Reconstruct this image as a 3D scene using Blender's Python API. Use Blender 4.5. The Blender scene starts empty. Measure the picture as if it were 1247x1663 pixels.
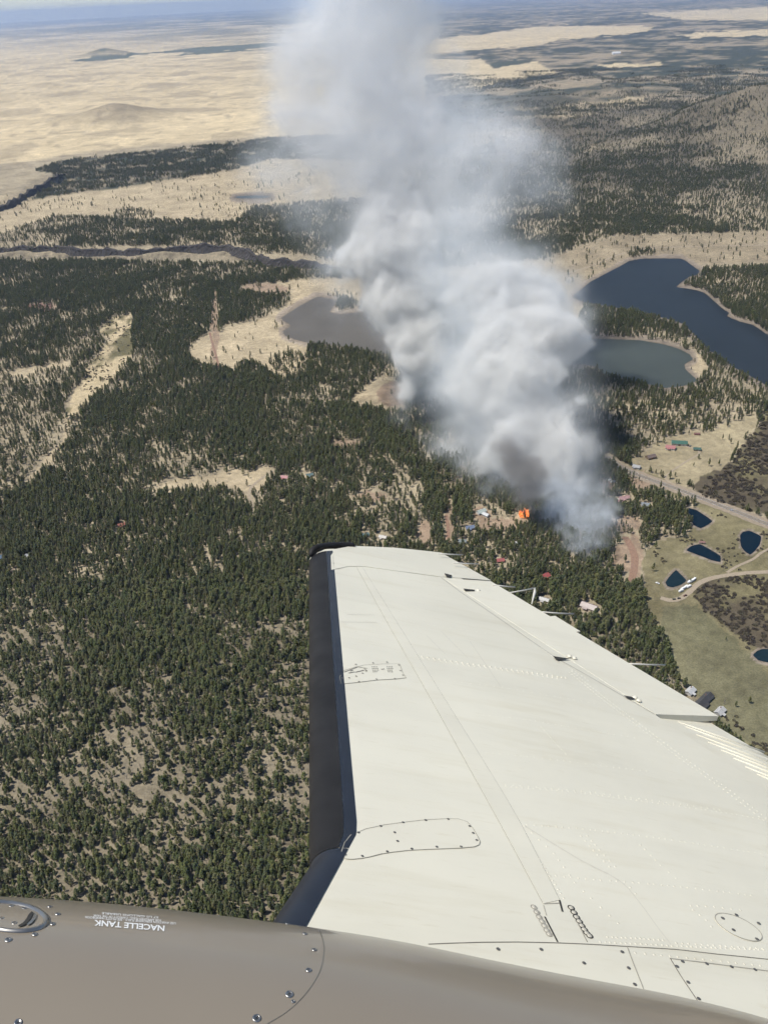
import bpy, bmesh, math, random
import numpy as np
from mathutils import Vector, Matrix
from mathutils.bvhtree import BVHTree
from mathutils.geometry import tessellate_polygon

SC = bpy.context.scene
COL = SC.collection
R = math.radians
random.seed(7)
RNG = np.random.default_rng(11)

# ------------------------------------------------------------------ camera, sky, sun, exposure
F = 1450.0; CX = 623.5; CY = 831.5; ALT = 700.0
PITCH = R(30.0); ROLL = R(2.9)
cF = np.array([0, math.cos(PITCH), -math.sin(PITCH)])
_r0 = np.array([1.0, 0, 0]); _u0 = np.array([0, math.sin(PITCH), math.cos(PITCH)])
cR = math.cos(ROLL) * _r0 - math.sin(ROLL) * _u0
cU = math.sin(ROLL) * _r0 + math.cos(ROLL) * _u0
CAMP = np.array([0, 0, ALT])
cam_d = bpy.data.cameras.new('camera')
cam_d.sensor_fit = 'VERTICAL'; cam_d.sensor_height = 24.0
cam_d.lens = 24.0 * F / 1663.0
cam_d.clip_start = 0.05; cam_d.clip_end = 400000
cam = bpy.data.objects.new('camera', cam_d); COL.objects.link(cam)
M = Matrix(((cR[0], cU[0], -cF[0], 0), (cR[1], cU[1], -cF[1], 0), (cR[2], cU[2], -cF[2], ALT), (0, 0, 0, 1)))
cam.matrix_world = M
SC.camera = cam

SUN_EL = R(63); SUN_AZ = R(-98)      # azimuth from +Y, clockwise: light comes from the left
world = bpy.data.worlds.new('World'); SC.world = world; world.use_nodes = True
nt = world.node_tree
bg = nt.nodes['Background']
sky = nt.nodes.new('ShaderNodeTexSky'); sky.sky_type = 'NISHITA'; sky.sun_disc = False
sky.sun_elevation = SUN_EL; sky.sun_rotation = SUN_AZ; sky.altitude = 2200; sky.dust_density = 0.6
nt.links.new(sky.outputs[0], bg.inputs[0]); bg.inputs[1].default_value = 0.11
sun_d = bpy.data.lights.new('sun', 'SUN'); sun_d.energy = 4.8; sun_d.angle = R(0.53); sun_d.color = (1.0, 0.96, 0.89)
sun = bpy.data.objects.new('sun', sun_d); COL.objects.link(sun)
sdir = Vector((math.sin(SUN_AZ) * math.cos(SUN_EL), math.cos(SUN_AZ) * math.cos(SUN_EL), math.sin(SUN_EL)))
sun.rotation_euler = sdir.to_track_quat('Z', 'Y').to_euler()
sun.location = (0, 0, 900)
SC.view_settings.view_transform = 'Standard'; SC.view_settings.look = 'None'
SC.view_settings.gamma = 1.0; SC.view_settings.use_curve_mapping = False
SC.view_settings.exposure = 0.0
SC.cycles.volume_bounces = 7
SC.cycles.max_bounces = 9
SC.cycles.diffuse_bounces = 2; SC.cycles.glossy_bounces = 3; SC.cycles.transparent_max_bounces = 64
SC.cycles.volume_step_rate = 1.5
SC.cycles.use_adaptive_sampling = True; SC.cycles.adaptive_threshold = 0.04; SC.cycles.adaptive_min_samples = 20; SC.cycles.volume_max_steps = 512
SC.cycles.use_denoising = True
SC.cycles.sample_clamp_indirect = 6.0

# ------------------------------------------------------------------ helpers: pixels of the photograph and ground points
def pray(u, v):
    return cF + (u - CX) / F * cR - (v - CY) / F * cU

def ground(u, v, z=0.0):
    d = pray(u, v); t = (z - ALT) / d[2]
    return CAMP + t * d

def to_uv(x, y, z=0.0):
    px = np.asarray(x, float); py = np.asarray(y, float); pz = np.asarray(z, float) - ALT
    dep = px * cF[0] + py * cF[1] + pz * cF[2]
    dep = np.where(np.abs(dep) < 1e-3, 1e-3, dep)
    a = px * cR[0] + py * cR[1] + pz * cR[2]
    b = px * cU[0] + py * cU[1] + pz * cU[2]
    u = CX + F * a / dep; v = CY - F * b / dep
    bad = dep <= 1.0
    return np.where(bad, -9999, u), np.where(bad, 9999, v)

def inpoly(u, v, poly):
    res = np.zeros(u.shape, bool)
    xs = [p[0] for p in poly]; ys = [p[1] for p in poly]
    bb = (u >= min(xs)) & (u <= max(xs)) & (v >= min(ys)) & (v <= max(ys))
    if not bb.any(): return res
    uu = u[bb]; vv = v[bb]; r = np.zeros(uu.shape, bool)
    n = len(poly); j = n - 1
    for i in range(n):
        xi, yi = poly[i]; xj, yj = poly[j]
        if yi != yj:
            c = ((yi > vv) != (yj > vv)) & (uu < (xj - xi) * (vv - yi) / (yj - yi) + xi)
            r ^= c
        j = i
    res[bb] = r
    return res

def pdist(u, v, poly, reach, closed=True):
    out = np.full(u.shape, 1e6)
    xs = [p[0] for p in poly]; ys = [p[1] for p in poly]
    bb = (u >= min(xs) - reach) & (u <= max(xs) + reach) & (v >= min(ys) - reach) & (v <= max(ys) + reach)
    if not bb.any(): return out
    uu = u[bb]; vv = v[bb]; m = np.full(uu.shape, 1e6)
    n = len(poly)
    for i in range(n if closed else n - 1):
        ax, ay = poly[i]; bx, by = poly[(i + 1) % n]
        dx, dy = bx - ax, by - ay; L = dx * dx + dy * dy + 1e-9
        t = np.clip(((uu - ax) * dx + (vv - ay) * dy) / L, 0, 1)
        m = np.minimum(m, np.hypot(uu - ax - t * dx, vv - ay - t * dy))
    out[bb] = m
    return out

def _hash(ix, iy, seed):
    h = (ix.astype(np.int64) * 374761393 + iy.astype(np.int64) * 668265263 + seed * 1442695041) & 0xffffffff
    h = ((h ^ (h >> 13)) * 1274126177) & 0xffffffff
    h = h ^ (h >> 16)
    return (h & 0xffff) / 65535.0

def vnoise(x, y, seed):
    ix = np.floor(x); iy = np.floor(y); fx = x - ix; fy = y - iy
    fx = fx * fx * (3 - 2 * fx); fy = fy * fy * (3 - 2 * fy)
    a = _hash(ix, iy, seed); b = _hash(ix + 1, iy, seed); c = _hash(ix, iy + 1, seed); d = _hash(ix + 1, iy + 1, seed)
    return a + (b - a) * fx + (c - a) * fy + (a - b - c + d) * fx * fy

def fbm(x, y, scale, seed, octs=4):
    s = 0; amp = 0.5; tot = 0; k = 1.0 / scale
    for o in range(octs):
        s = s + amp * vnoise(x * k + 17.3 * o, y * k - 9.1 * o, seed + o * 31); tot += amp
        amp *= 0.5; k *= 2.03
    return s / tot

def tag(o, label=None, cat=None, group=None, kind=None):
    if label: o['label'] = label
    if cat: o['category'] = cat
    if group: o['group'] = group
    if kind: o['kind'] = kind
    return o

def link(name, me, parent=None):
    o = bpy.data.objects.new(name, me); COL.objects.link(o)
    if parent is not None: o.parent = parent
    return o

def mesh(name, verts, faces, mats=None, smooth=False, mi=None):
    me = bpy.data.meshes.new(name)
    me.from_pydata([tuple(map(float, v)) for v in verts], [], faces)
    for m in (mats if isinstance(mats, (list, tuple)) else [mats] if mats else []): me.materials.append(m)
    if mi is not None: me.polygons.foreach_set('material_index', mi)
    if smooth: me.polygons.foreach_set('use_smooth', [True] * len(me.polygons))
    me.update()
    return me

def empty(name, loc, rz=0.0):
    o = bpy.data.objects.new(name, None); COL.objects.link(o)
    o.location = tuple(loc); o.rotation_euler = (0, 0, rz); o.empty_display_size = 0.5
    return o

# ------------------------------------------------------------------ materials
def mat(name, col, rough=0.7, var=0.0, scale=1.0, metal=0.0, coat=0.0, bump=0.0, bscale=5.0, spec=0.5, objvar=0.0, detail=4):
    m = bpy.data.materials.new(name); m.use_nodes = True
    t = m.node_tree; p = t.nodes['Principled BSDF']
    p.inputs['Base Color'].default_value = (*col, 1); p.inputs['Roughness'].default_value = rough
    p.inputs['Metallic'].default_value = metal; p.inputs['Coat Weight'].default_value = coat
    p.inputs['Specular IOR Level'].default_value = spec
    geo = t.nodes.new('ShaderNodeNewGeometry')
    last = None
    if var > 0:
        nz = t.nodes.new('ShaderNodeTexNoise'); nz.inputs['Scale'].default_value = scale; nz.inputs['Detail'].default_value = detail
        t.links.new(geo.outputs['Position'], nz.inputs['Vector'])
        mr = t.nodes.new('ShaderNodeMapRange'); mr.inputs['From Min'].default_value = 0.25; mr.inputs['From Max'].default_value = 0.75
        mr.inputs['To Min'].default_value = 1 - var; mr.inputs['To Max'].default_value = 1 + var
        t.links.new(nz.outputs['Fac'], mr.inputs['Value']); last = mr.outputs['Result']
    if objvar > 0:
        oi = t.nodes.new('ShaderNodeObjectInfo')
        mr = t.nodes.new('ShaderNodeMapRange'); mr.inputs['To Min'].default_value = 1 - objvar; mr.inputs['To Max'].default_value = 1 + objvar
        t.links.new(oi.outputs['Random'], mr.inputs['Value'])
        if last is None: last = mr.outputs['Result']
        else:
            mu = t.nodes.new('ShaderNodeMath'); mu.operation = 'MULTIPLY'
            t.links.new(last, mu.inputs[0]); t.links.new(mr.outputs['Result'], mu.inputs[1]); last = mu.outputs[0]
    if last is not None:
        vm = t.nodes.new('ShaderNodeVectorMath'); vm.operation = 'SCALE'; vm.inputs[0].default_value = col
        t.links.new(last, vm.inputs['Scale']); t.links.new(vm.outputs[0], p.inputs['Base Color'])
    if bump > 0:
        nb = t.nodes.new('ShaderNodeTexNoise'); nb.inputs['Scale'].default_value = bscale; nb.inputs['Detail'].default_value = 3
        t.links.new(geo.outputs['Position'], nb.inputs['Vector'])
        b = t.nodes.new('ShaderNodeBump'); b.inputs['Strength'].default_value = 1.0; b.inputs['Distance'].default_value = bump
        t.links.new(nb.outputs['Fac'], b.inputs['Height']); t.links.new(b.outputs[0], p.inputs['Normal'])
    return m

def foliage_mat(name, cols):
    m = bpy.data.materials.new(name); m.use_nodes = True
    t = m.node_tree; p = t.nodes['Principled BSDF']; p.inputs['Roughness'].default_value = 0.75
    p.inputs['Specular IOR Level'].default_value = 0.2
    oi = t.nodes.new('ShaderNodeObjectInfo')
    cr = t.nodes.new('ShaderNodeValToRGB')
    e = cr.color_ramp.elements
    e[0].position = 0; e[0].color = (*cols[0], 1); e[1].position = 1; e[1].color = (*cols[-1], 1)
    for i, c in enumerate(cols[1:-1]):
        n = e.new((i + 1) / (len(cols) - 1)); n.color = (*c, 1)
    t.links.new(oi.outputs['Random'], cr.inputs[0]); t.links.new(cr.outputs[0], p.inputs['Base Color'])
    return m

MAT = {}
MAT['pine'] = foliage_mat('pine_needles', [(.066, .084, .032), (.112, .124, .042), (.082, .098, .036), (.152, .148, .054), (.062, .082, .040), (.136, .126, .058), (.092, .106, .044), (.116, .108, .056)])
MAT['bark'] = mat('pine_bark', (.13, .085, .06), .9, .3, 2.0)
MAT['snag'] = mat('dead_wood', (.27, .24, .21), .9, .3, 2.0)
MAT['willow'] = foliage_mat('willow_stems', [(.060, .047, .036), (.085, .070, .045), (.045, .036, .032), (.10, .088, .05)])

# ------------------------------------------------------------------ the map: outlines on the ground (photograph pixels on the flat ground)
LAKES = {
 'grey': [(457,517),(482,500),(515,482),(530,484),(547,488),(541,498),(536,507),(552,510),(592,506),(650,500),(705,510),(735,535),(735,580),(690,594),(640,577),(600,571),(560,563),(520,558),(497,556),(478,551),(463,545),(460,538),(472,529)],
 'shallow': [(905,561),(930,553),(960,550),(1000,551),(1040,553),(1075,559),(1100,566),(1120,576),(1124,584),(1111,592),(1113,600),(1131,618),(1112,626),(1080,630),(1040,622),(1005,613),(978,607),(970,597),(952,592),(930,592),(912,590)],
 'deep': [(930,482),(958,458),(1000,436),(1022,424),(1045,420),(1105,420),(1122,430),(1135,440),(1132,446),(1118,450),(1098,466),(1118,469),(1142,475),(1160,490),(1171,500),(1183,508),(1180,514),(1200,522),(1222,528),(1240,540),(1300,580),(1330,690),(1247,628),(1190,596),(1150,568),(1130,548),(1108,526),(1062,512),(1000,500),(950,492)],
 'p1': [(1110,829),(1117,825),(1131,829),(1156,846),(1148,853),(1137,858),(1126,853),(1120,843)],
 'p2': [(1114,894),(1122,887),(1136,884),(1155,894),(1169,903),(1169,913),(1155,910),(1134,902)],
 'p3': [(1201,870),(1206,864),(1216,862),(1235,871),(1233,884),(1225,895),(1217,901),(1208,895),(1202,886)],
 'p4': [(1080,946),(1085,938),(1097,926),(1106,934),(1114,943),(1105,950),(1092,954),(1083,952)],
 'p5': [(1222,1064),(1229,1057),(1240,1054),(1290,1056),(1300,1076),(1247,1076),(1230,1072)],
 'far': [(380,320.5),(392,318),(426,317.5),(440,319),(426,322),(392,322.5)],
}
MEADOW = [   # pale dry grass, no trees
 [(308,566),(330,546),(372,532),(420,518),(455,506),(474,486),(470,470),(420,476),(430,462),(500,452),(560,452),(640,450),(640,500),(530,480),(500,490),(462,520),(470,530),(462,545),(500,556),(497,575),(492,606),(470,613),(440,612),(424,592),(400,588),(380,600),(352,598),(330,594),(314,582)],
 [(248,798),(262,786),(310,776),(372,766),(442,760),(447,767),(424,798),(396,800),(372,790),(330,797),(308,792),(290,797)],
 [(560,654),(585,634),(610,612),(636,612),(660,640),(655,672),(620,664),(590,664)],
 [(106,668),(118,640),(148,592),(178,552),(158,538),(182,516),(216,510),(217,560),(214,584),(190,610),(158,642),(118,678)],
 [(100,716),(108,672),(118,674),(106,722),(80,756),(44,788),(40,782),(68,750)],
 [(8,604),(60,596),(112,586),(114,596),(60,608),(8,614)],
 [(1006,748),(1038,738),(1068,716),(1100,708),(1160,698),(1226,672),(1232,690),(1205,724),(1180,760),(1130,795),(1100,785),(1060,770)],
 [(820,428),(880,425),(940,400),(1000,384),(1247,376),(1400,370),(1400,425),(1247,424),(1140,430),(1135,448),(1108,462),(1135,428),(1105,416),(1040,416),(1000,430),(950,470),(925,470),(900,440)],
 [(1052,560),(1135,575),(1150,600),(1130,622),(1112,598),(1130,584)],
 [(0,392),(-200,400),(-200,320),(0,330),(90,318),(230,300),(380,276),(440,258),(600,262),(600,320),(470,332),(410,338),(384,366),(330,366),(240,362),(200,352),(100,352)],
 [(1040,905),(1062,880),(1100,870),(1118,868),(1130,820),(1000,765),(1010,752),(1247,848),(1400,900),(1400,1300),(1247,1250),(1180,1185),(1110,1110),(1080,1050),(1045,990)],
 [(905,592),(950,592),(972,606),(940,604)],
]
SHRUB = [
 [(1120,790),(1146,770),(1190,752),(1205,724),(1236,690),(1247,650),(1420,660),(1420,910),(1247,838),(1180,822),(1140,808)],
 [(1125,962),(1140,944),(1160,938),(1247,932),(1420,940),(1420,1060),(1247,1056),(1215,1048),(1170,1010),(1140,990)],
]
CLEAR = [   # light openings in the pines
 (350,533,6,60),(690,868,12,22),(727,850,7,40),(812,850,40,12),(1030,900,12,36),(1010,905,18,22),(560,722,26,10),(600,806,24,8),(1018,850,26,14),(1034,780,22,14),(640,640,30,20),(70,500,24,8),(430,470,40,10),(985,790,14,10),(985,808,12,8),(780,834,16,10)]
ROADS = {
 'highway': ([(985,742),(1005,757),(1040,773),(1090,791),(1140,810),(1190,829),(1247,852),(1330,884)], 9.0),
 'gravel': ([(1400,925),(1247,929),(1200,932),(1160,938),(1135,947),(1118,962),(1104,972),(1088,975),(1072,971)], 8.0),
 'track': ([(1330,860),(1247,892),(1222,908),(1196,920),(1180,930)], 4.0),
 'drive': ([(1096,788),(1080,775),(1110,752),(1135,735),(1110,724)], 3.5),
 'meadowtrack': ([(341,540),(346,560),(352,580),(356,600)], 5.0),
 'loop': ([(444,764),(424,778),(408,792),(405,806),(412,822)], 5.0),
 'forestroad': ([(250,640),(300,643),(400,648),(480,651),(560,654),(620,668),(660,690)], 5.0),
 'dirt': ([(724,836),(727,856),(728,882)], 5.0),
 'firebreak': ([(1014,872),(1024,888),(1030,905),(1029,925),(1024,945)], 10.0),
 'farroad': ([(820,462),(900,448),(960,432),(1010,412),(1080,402),(1247,398),(1330,396)], 6.0),
}
CLIFF = [(-160,420),(0,414),(80,412),(150,416),(230,418),(300,411),(370,409),(395,418),(440,432),(520,438),(600,440)]
CLIFF2 = [(-160,372),(0,350),(50,322),(88,300),(110,284)]

def cliff_v(u, line):
    return np.interp(u, [p[0] for p in line], [p[1] for p in line])

CONES = [  # far cinder cones on the plain: pixel of the base centre, base radius m, height m
 (76,141,330,58),(172,90,700,130),(183,192,640,72),(200,192,480,40),(1140,215,500,70),(1245,225,800,190),(1190,230,420,60),(250,285,260,16),(1060,190,700,45)]
CONE_W = []
for (u, v, r, h) in CONES:
    g = ground(u, v); CONE_W.append((g[0], g[1], r, h))

def height(x, y, u=None, v=None):
    x = np.asarray(x, float); y = np.asarray(y, float)
    if u is None: u, v = to_uv(x, y)
    rr = np.hypot(x, y)
    z = np.zeros(x.shape)
    for i, (cx, cy, r, h) in enumerate(CONE_W):
        d = np.hypot(x - cx, y - cy) / r
        n = fbm(x, y, r * .5, 70 + i, 3)
        z = z + h * np.clip(1 - d * (0.8 + .45 * n), 0, 1) ** 1.3
    # basalt rim: the land beyond the line stands higher
    wob = (fbm(x, y, 90, 5, 2) - .5) * 10
    cv = cliff_v(u, CLIFF) + wob
    step = np.clip((cv - v) / 16.0 + .3, 0, 1); step = step * step * (3 - 2 * step)
    fade = np.clip((600 - u) / 90, 0, 1) * np.clip((v - 330) / 60, 0, 1)
    z = z + 22 * step * fade
    cv = cliff_v(u, CLIFF2) + wob * .7
    step = np.clip((cv - v) / 14.0 + .3, 0, 1)
    fade = np.clip((130 - u) / 40, 0, 1) * np.clip((v - 262) / 30, 0, 1)
    z = z + 30 * step * fade
    # the wooded rise under the leading edge
    d = np.hypot((u - 250) / 420, (v - 1130) / 190)
    z = z + 26 * np.clip(1 - d, 0, 1) ** 1.0 * (0.75 + .5 * fbm(x, y, 120, 9, 3))
    # rolling land far off on the right
    far = np.clip((330 - v) / 60, 0, 1) * np.clip((u - 700) / 150, 0, 1) * np.clip((v - 90) / 60, 0, 1)
    z = z + far * 150 * np.clip(fbm(x, y, 900, 13, 4) - .40, 0, 1)
    return z

# colours of the ground cover (albedo)
PALE = np.array([.590, .478, .298]); TAN = np.array([.36, .295, .20]); SOIL = np.array([.335, .28, .19]); PINK = np.array([.222, .188, .130])
FIELD = np.array([.105, .100, .055]); OLIVE = np.array([.21, .185, .10]); WILL = np.array([.10, .082, .055]); WOOD = np.array([.050, .058, .040])
DIRT = np.array([.29, .215, .15]); MUD = np.array([.26, .215, .165]); ROCK = np.array([.024, .021, .019]); REDD = np.array([.20, .12, .095])

FARPALE = [
 [(560,82),(690,66),(800,54),(872,42),(1062,42),(1050,52),(985,58),(905,66),(855,76),(800,80),(640,88)],
 [(560,120),(690,98),(780,95),(800,112),(870,100),(906,118),(850,128),(800,136),(760,152),(690,160),(560,170)],
 [(1040,22),(1300,8),(1300,34),(1110,32)],[(960,108),(1070,100),(1075,104),(1000,112)],
 [(1090,56),(1300,44),(1300,58),(1120,62)],
 [(690,230),(780,200),(840,180),(940,170),(1040,160),(1070,175),(960,190),(900,210),(820,225),(760,240)],
]
def cover(x, y, u, v):
    """ground colour at ground points (a map of grass, soil, woodland, rock)"""
    n1 = fbm(x, y, 55, 1, 4); n2 = fbm(x, y, 260, 2, 4); n3 = fbm(x, y, 1400, 3, 5); n4 = fbm(x, y, 14, 4, 3); n5 = fbm(x, y, 6000, 8, 5)
    dep = np.maximum(np.hypot(x, y), 100); px = F / np.hypot(dep, ALT)
    uw = u + (n1 - .5) * 18 * np.clip(px, .05, 1.2); vw = v + (n4 - .5) * 12 * np.clip(px, .05, 1.2)
    c = SOIL * (0.72 + .55 * n1)[:, None]
    near = np.clip((v - 930) / 130, 0, 1)[:, None]
    c = c * (1 - near) + (PINK * (.75 + .5 * n1)[:, None]) * near
    # the open plain, left and far
    edge = np.interp(u, [-300, 0, 60, 110, 250, 430, 560, 640, 700], [300, 268, 262, 252, 236, 224, 218, 216, 190])
    plain = np.clip((edge - vw) / 3.0, 0, 1) * np.clip((735 - uw) / 25, 0, 1)
    low = np.clip((85 - v) / 50, 0, 1)
    streak = np.clip((n3 * .6 + n5 * .4 - (.53 - .16 * low)) * 11, 0, 1) * low
    pc = PALE * (.60 + .36 * n2 + .30 * n1 + .25 * (n3 - .5))[:, None]
    spots = np.maximum(np.clip((fbm(x, y, 420, 21, 4) - .57) * 12, 0, 1) * .5, np.clip((fbm(x, y, 110, 23, 3) - .66) * 14, 0, 1) * .55)[:, None]
    pc = pc * (1 - spots) + TAN * .72 * spots
    pc = pc * (1 - streak[:, None]) + WOOD * 1.2 * streak[:, None]
    c = c * (1 - plain[:, None]) + pc * plain[:, None]
    # far woodland on the right
    wr = np.clip((np.interp(u, [560, 700, 760, 900, 1300], [150, 150, 250, 205, 190]) - vw) / 8, 0, 1) * np.clip((uw - 690) / 30, 0, 1)
    wm = np.clip((n3 * .34 + n2 * .40 + fbm(x, y, 120, 66, 4) * .26 - .43) * 10, 0, 1)
    wc = TAN * .85 * (1 - wm)[:, None] + WOOD * (.8 + .4 * n1)[:, None] * wm[:, None]
    c = c * (1 - wr[:, None]) + wc * wr[:, None]
    for p in FARPALE:
        m = inpoly(uw, v + (n2 - .5) * 8, p)[:, None]
        c = np.where(m, PALE * .92 * (.8 + .4 * n2)[:, None], c)
    m = inpoly(u, v, [(792,104),(836,97),(872,99),(802,111)])[:, None]
    c = np.where(m, WOOD * 1.3, c)
    # canyon woodland in front of the plain
    m = inpoly(uw, vw, [(-200,392),(0,352),(60,320),(90,292),(60,286),(100,262),(250,246),(430,226),(640,216),(640,262),(440,262),(380,284),(230,308),(90,338)])
    can = np.clip((n1 - .42) * 6, 0, 1)[:, None]
    c = np.where(m[:, None], WOOD * 1.1 * can + TAN * .8 * (1 - can), c)
    m = (np.clip((345 - v) / 50, 0, 1) * np.clip((u - 690) / 60, 0, 1) * np.clip((v - 150) / 40, 0, 1) * np.clip((n2 + n3 * .5 - .45) * 3, .25, 1))[:, None]
    c = c * (1 - m) + (PINK * .62 * (.6 + .7 * n1)[:, None]) * m
    # cinder cones: brown grass, the big one darker
    for i, (cx, cy, r, h) in enumerate(CONE_W):
        d = np.hypot(x - cx, y - cy) / r
        k = np.clip(1.15 - d, 0, 1)[:, None] * (.8 if i in (1,) else .45)
        tone = WOOD * 1.2 if i == 1 else PINK * .62 if i > 3 else TAN * .62
        c = c * (1 - k) + tone * k
    m = inpoly(uw, vw, [(90,98),(150,92),(240,86),(330,76),(470,68),(520,74),(440,80),(330,88),(220,94),(140,100)]) & (fbm(x, y, 700, 77, 4) > .40)
    c = np.where(m[:, None], WOOD * (1.4 + .9 * n2)[:, None], c)
    for p in MEADOW:
        m = inpoly(uw, vw, p)[:, None]
        c = np.where(m, (TAN * .62 + PALE * (.12 if p is MEADOW[7] else .32)) * (.66 + .42 * n1 + .26 * n4)[:, None], c)
    # flats by the fish ponds: olive grass and brown field
    m = inpoly(uw, vw, MEADOW[10]); mm = m[:, None]
    c = np.where(mm, OLIVE * (.5 + .55 * n1)[:, None] + TAN * (.42 * n2 * n4)[:, None], c)
    m = inpoly(uw, vw, [(1070,985),(1130,985),(1190,1035),(1260,1110),(1420,1160),(1420,1300),(1200,1200),(1120,1120),(1080,1060)])[:, None]
    c = np.where(m, FIELD * (.6 + 1.0 * n1)[:, None] + PINK * (.35 * n2)[:, None], c)
    m = inpoly(uw, vw, MEADOW[6])[:, None]
    c = np.where(m, (TAN * .6 + OLIVE * .5) * (.75 + .5 * n1)[:, None], c)
    m = inpoly(uw, vw, MEADOW[3])[:, None]
    rip = np.clip((fbm(x * .6, y * .22, 16, 33, 3) - .5) * 8, 0, 1)[:, None]
    c = np.where(m, PALE * .80 * (1 - rip) + OLIVE * .7 * rip, c)
    for p in SHRUB:
        m = inpoly(uw, vw, p)[:, None]; k = np.clip((n1 - .5) * 5, 0, 1)[:, None]
        c = np.where(m, WILL * (1 - k) + OLIVE * .85 * k, c)
    for (a, b, ra, rb) in CLEAR:
        k = (np.hypot((uw - a) / ra, (vw - b) / rb) < 1)[:, None]
        c = np.where(k, DIRT * (.85 + .4 * n4)[:, None], c)
    m = inpoly(uw, vw, [(34,494),(84,492),(84,503),(70,506),(36,506)])[:, None]
    c = np.where(m, REDD, c)
    m = inpoly(uw, vw, [(560,655),(660,690),(700,740),(690,770),(900,860),(980,930),(1010,905),(960,820),(860,770),(760,720),(690,660),(640,630)])[:, None]
    c = np.where(m, c * (.45 + .5 * n4)[:, None], c)        # burnt ground
    for k, p in LAKES.items():
        reach = 9 if len(k) > 2 else 5
        d = pdist(u, v, p, 14)
        wid = reach * (.45 + .8 * n2)
        m = (d < wid)[:, None]
        rim = MUD * 1.15 if k == 'grey' else MUD * .95
        c = np.where(m, rim * (.7 + .5 * (d / np.maximum(wid, .1)).clip(0, 1))[:, None], c)
    d = v - cliff_v(u, CLIFF)                       # rubble at the foot of the rim
    k = np.clip(1 - np.abs(d - 4) / 7, 0, 1) * (u < 590) * np.clip(n4 * 2.2 - .5, 0, 1)
    c = c * (1 - k[:, None]) + PINK * .4 * k[:, None]
    return np.clip(c, 0.01, .8)

# ------------------------------------------------------------------ ground sheet
def build_ground():
    az_in = np.linspace(-47, 47, 880)
    az = np.radians(np.concatenate([np.linspace(-180, -49, 40), az_in, np.linspace(49, 178, 40)]))
    dep = np.linspace(62, 9, 470)
    dep2 = np.geomspace(8.9, .36, 250)
    rr = np.concatenate([[150, 260, 330], ALT / np.tan(np.radians(np.concatenate([dep, dep2])))])
    A, Rr = np.meshgrid(az, rr); na, nr = len(az), len(rr)
    x = (Rr * np.sin(A)).ravel(); y = (Rr * np.cos(A)).ravel()
    u, v = to_uv(x, y)
    z = height(x, y, u, v)
    c = cover(x, y, u, v)
    idx = np.arange(nr * na).reshape(nr, na)
    a = idx[:-1, :]; b = np.roll(idx, -1, axis=1)[:-1, :]; cc = np.roll(idx, -1, axis=1)[1:, :]; d = idx[1:, :]
    quads = np.stack([a, d, cc, b], -1).reshape(-1, 4)
    verts = np.stack([x, y, z], -1)
    me = bpy.data.meshes.new('ground')
    nv = len(verts) + 1
    tri = np.stack([np.full(na, nv - 1), idx[0], np.roll(idx[0], -1)], -1)[:, ::-1]
    me.vertices.add(nv); me.vertices.foreach_set('co', np.vstack([verts, [[0, 0, 0]]]).ravel().astype(np.float32))
    nl = quads.size + tri.size; npoly = len(quads) + len(tri)
    me.loops.add(nl); me.loops.foreach_set('vertex_index', np.concatenate([quads.ravel(), tri.ravel()]).astype(np.int32))
    me.polygons.add(npoly)
    ls = np.concatenate([np.arange(len(quads)) * 4, quads.size + np.arange(len(tri)) * 3]).astype(np.int32)
    me.polygons.foreach_set('loop_start', ls)
    me.update(calc_edges=True); me.validate()
    at = me.attributes.new('cover', 'FLOAT_COLOR', 'POINT')
    cols = np.ones((nv, 4), np.float32); cols[:-1, :3] = c; cols[-1, :3] = SOIL
    at.data.foreach_set('color', cols.ravel())
    me.polygons.foreach_set('use_smooth', [True] * npoly)
    m = bpy.data.materials.new('ground_cover'); m.use_nodes = True
    t = m.node_tree; p = t.nodes['Principled BSDF']; p.inputs['Roughness'].default_value = .95; p.inputs['Specular IOR Level'].default_value = .1
    an = t.nodes.new('ShaderNodeAttribute'); an.attribute_name = 'cover'
    geo = t.nodes.new('ShaderNodeNewGeometry')
    last = None
    for sc, amp in ((.45, .22), (.09, .20), (.012, .14)):
        nz = t.nodes.new('ShaderNodeTexNoise'); nz.inputs['Scale'].default_value = sc; nz.inputs['Detail'].default_value = 3
        t.links.new(geo.outputs['Position'], nz.inputs['Vector'])
        mr = t.nodes.new('ShaderNodeMapRange'); mr.inputs['From Min'].default_value = .3; mr.inputs['From Max'].default_value = .7
        mr.inputs['To Min'].default_value = 1 - amp; mr.inputs['To Max'].default_value = 1 + amp
        t.links.new(nz.outputs['Fac'], mr.inputs['Value'])
        if last is None: last = mr.outputs[0]
        else:
            mu = t.nodes.new('ShaderNodeMath'); mu.operation = 'MULTIPLY'
            t.links.new(last, mu.inputs[0]); t.links.new(mr.outputs[0], mu.inputs[1]); last = mu.outputs[0]
    vm = t.nodes.new('ShaderNodeVectorMath'); vm.operation = 'SCALE'
    t.links.new(an.outputs['Color'], vm.inputs[0]); t.links.new(last, vm.inputs['Scale'])
    t.links.new(vm.outputs[0], p.inputs['Base Color'])
    me.materials.append(m)
    o = link('ground', me); tag(o, 'dry grassland, forest floor and distant plain reaching the horizon', 'ground', kind='structure')
    return o
build_ground()

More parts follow.
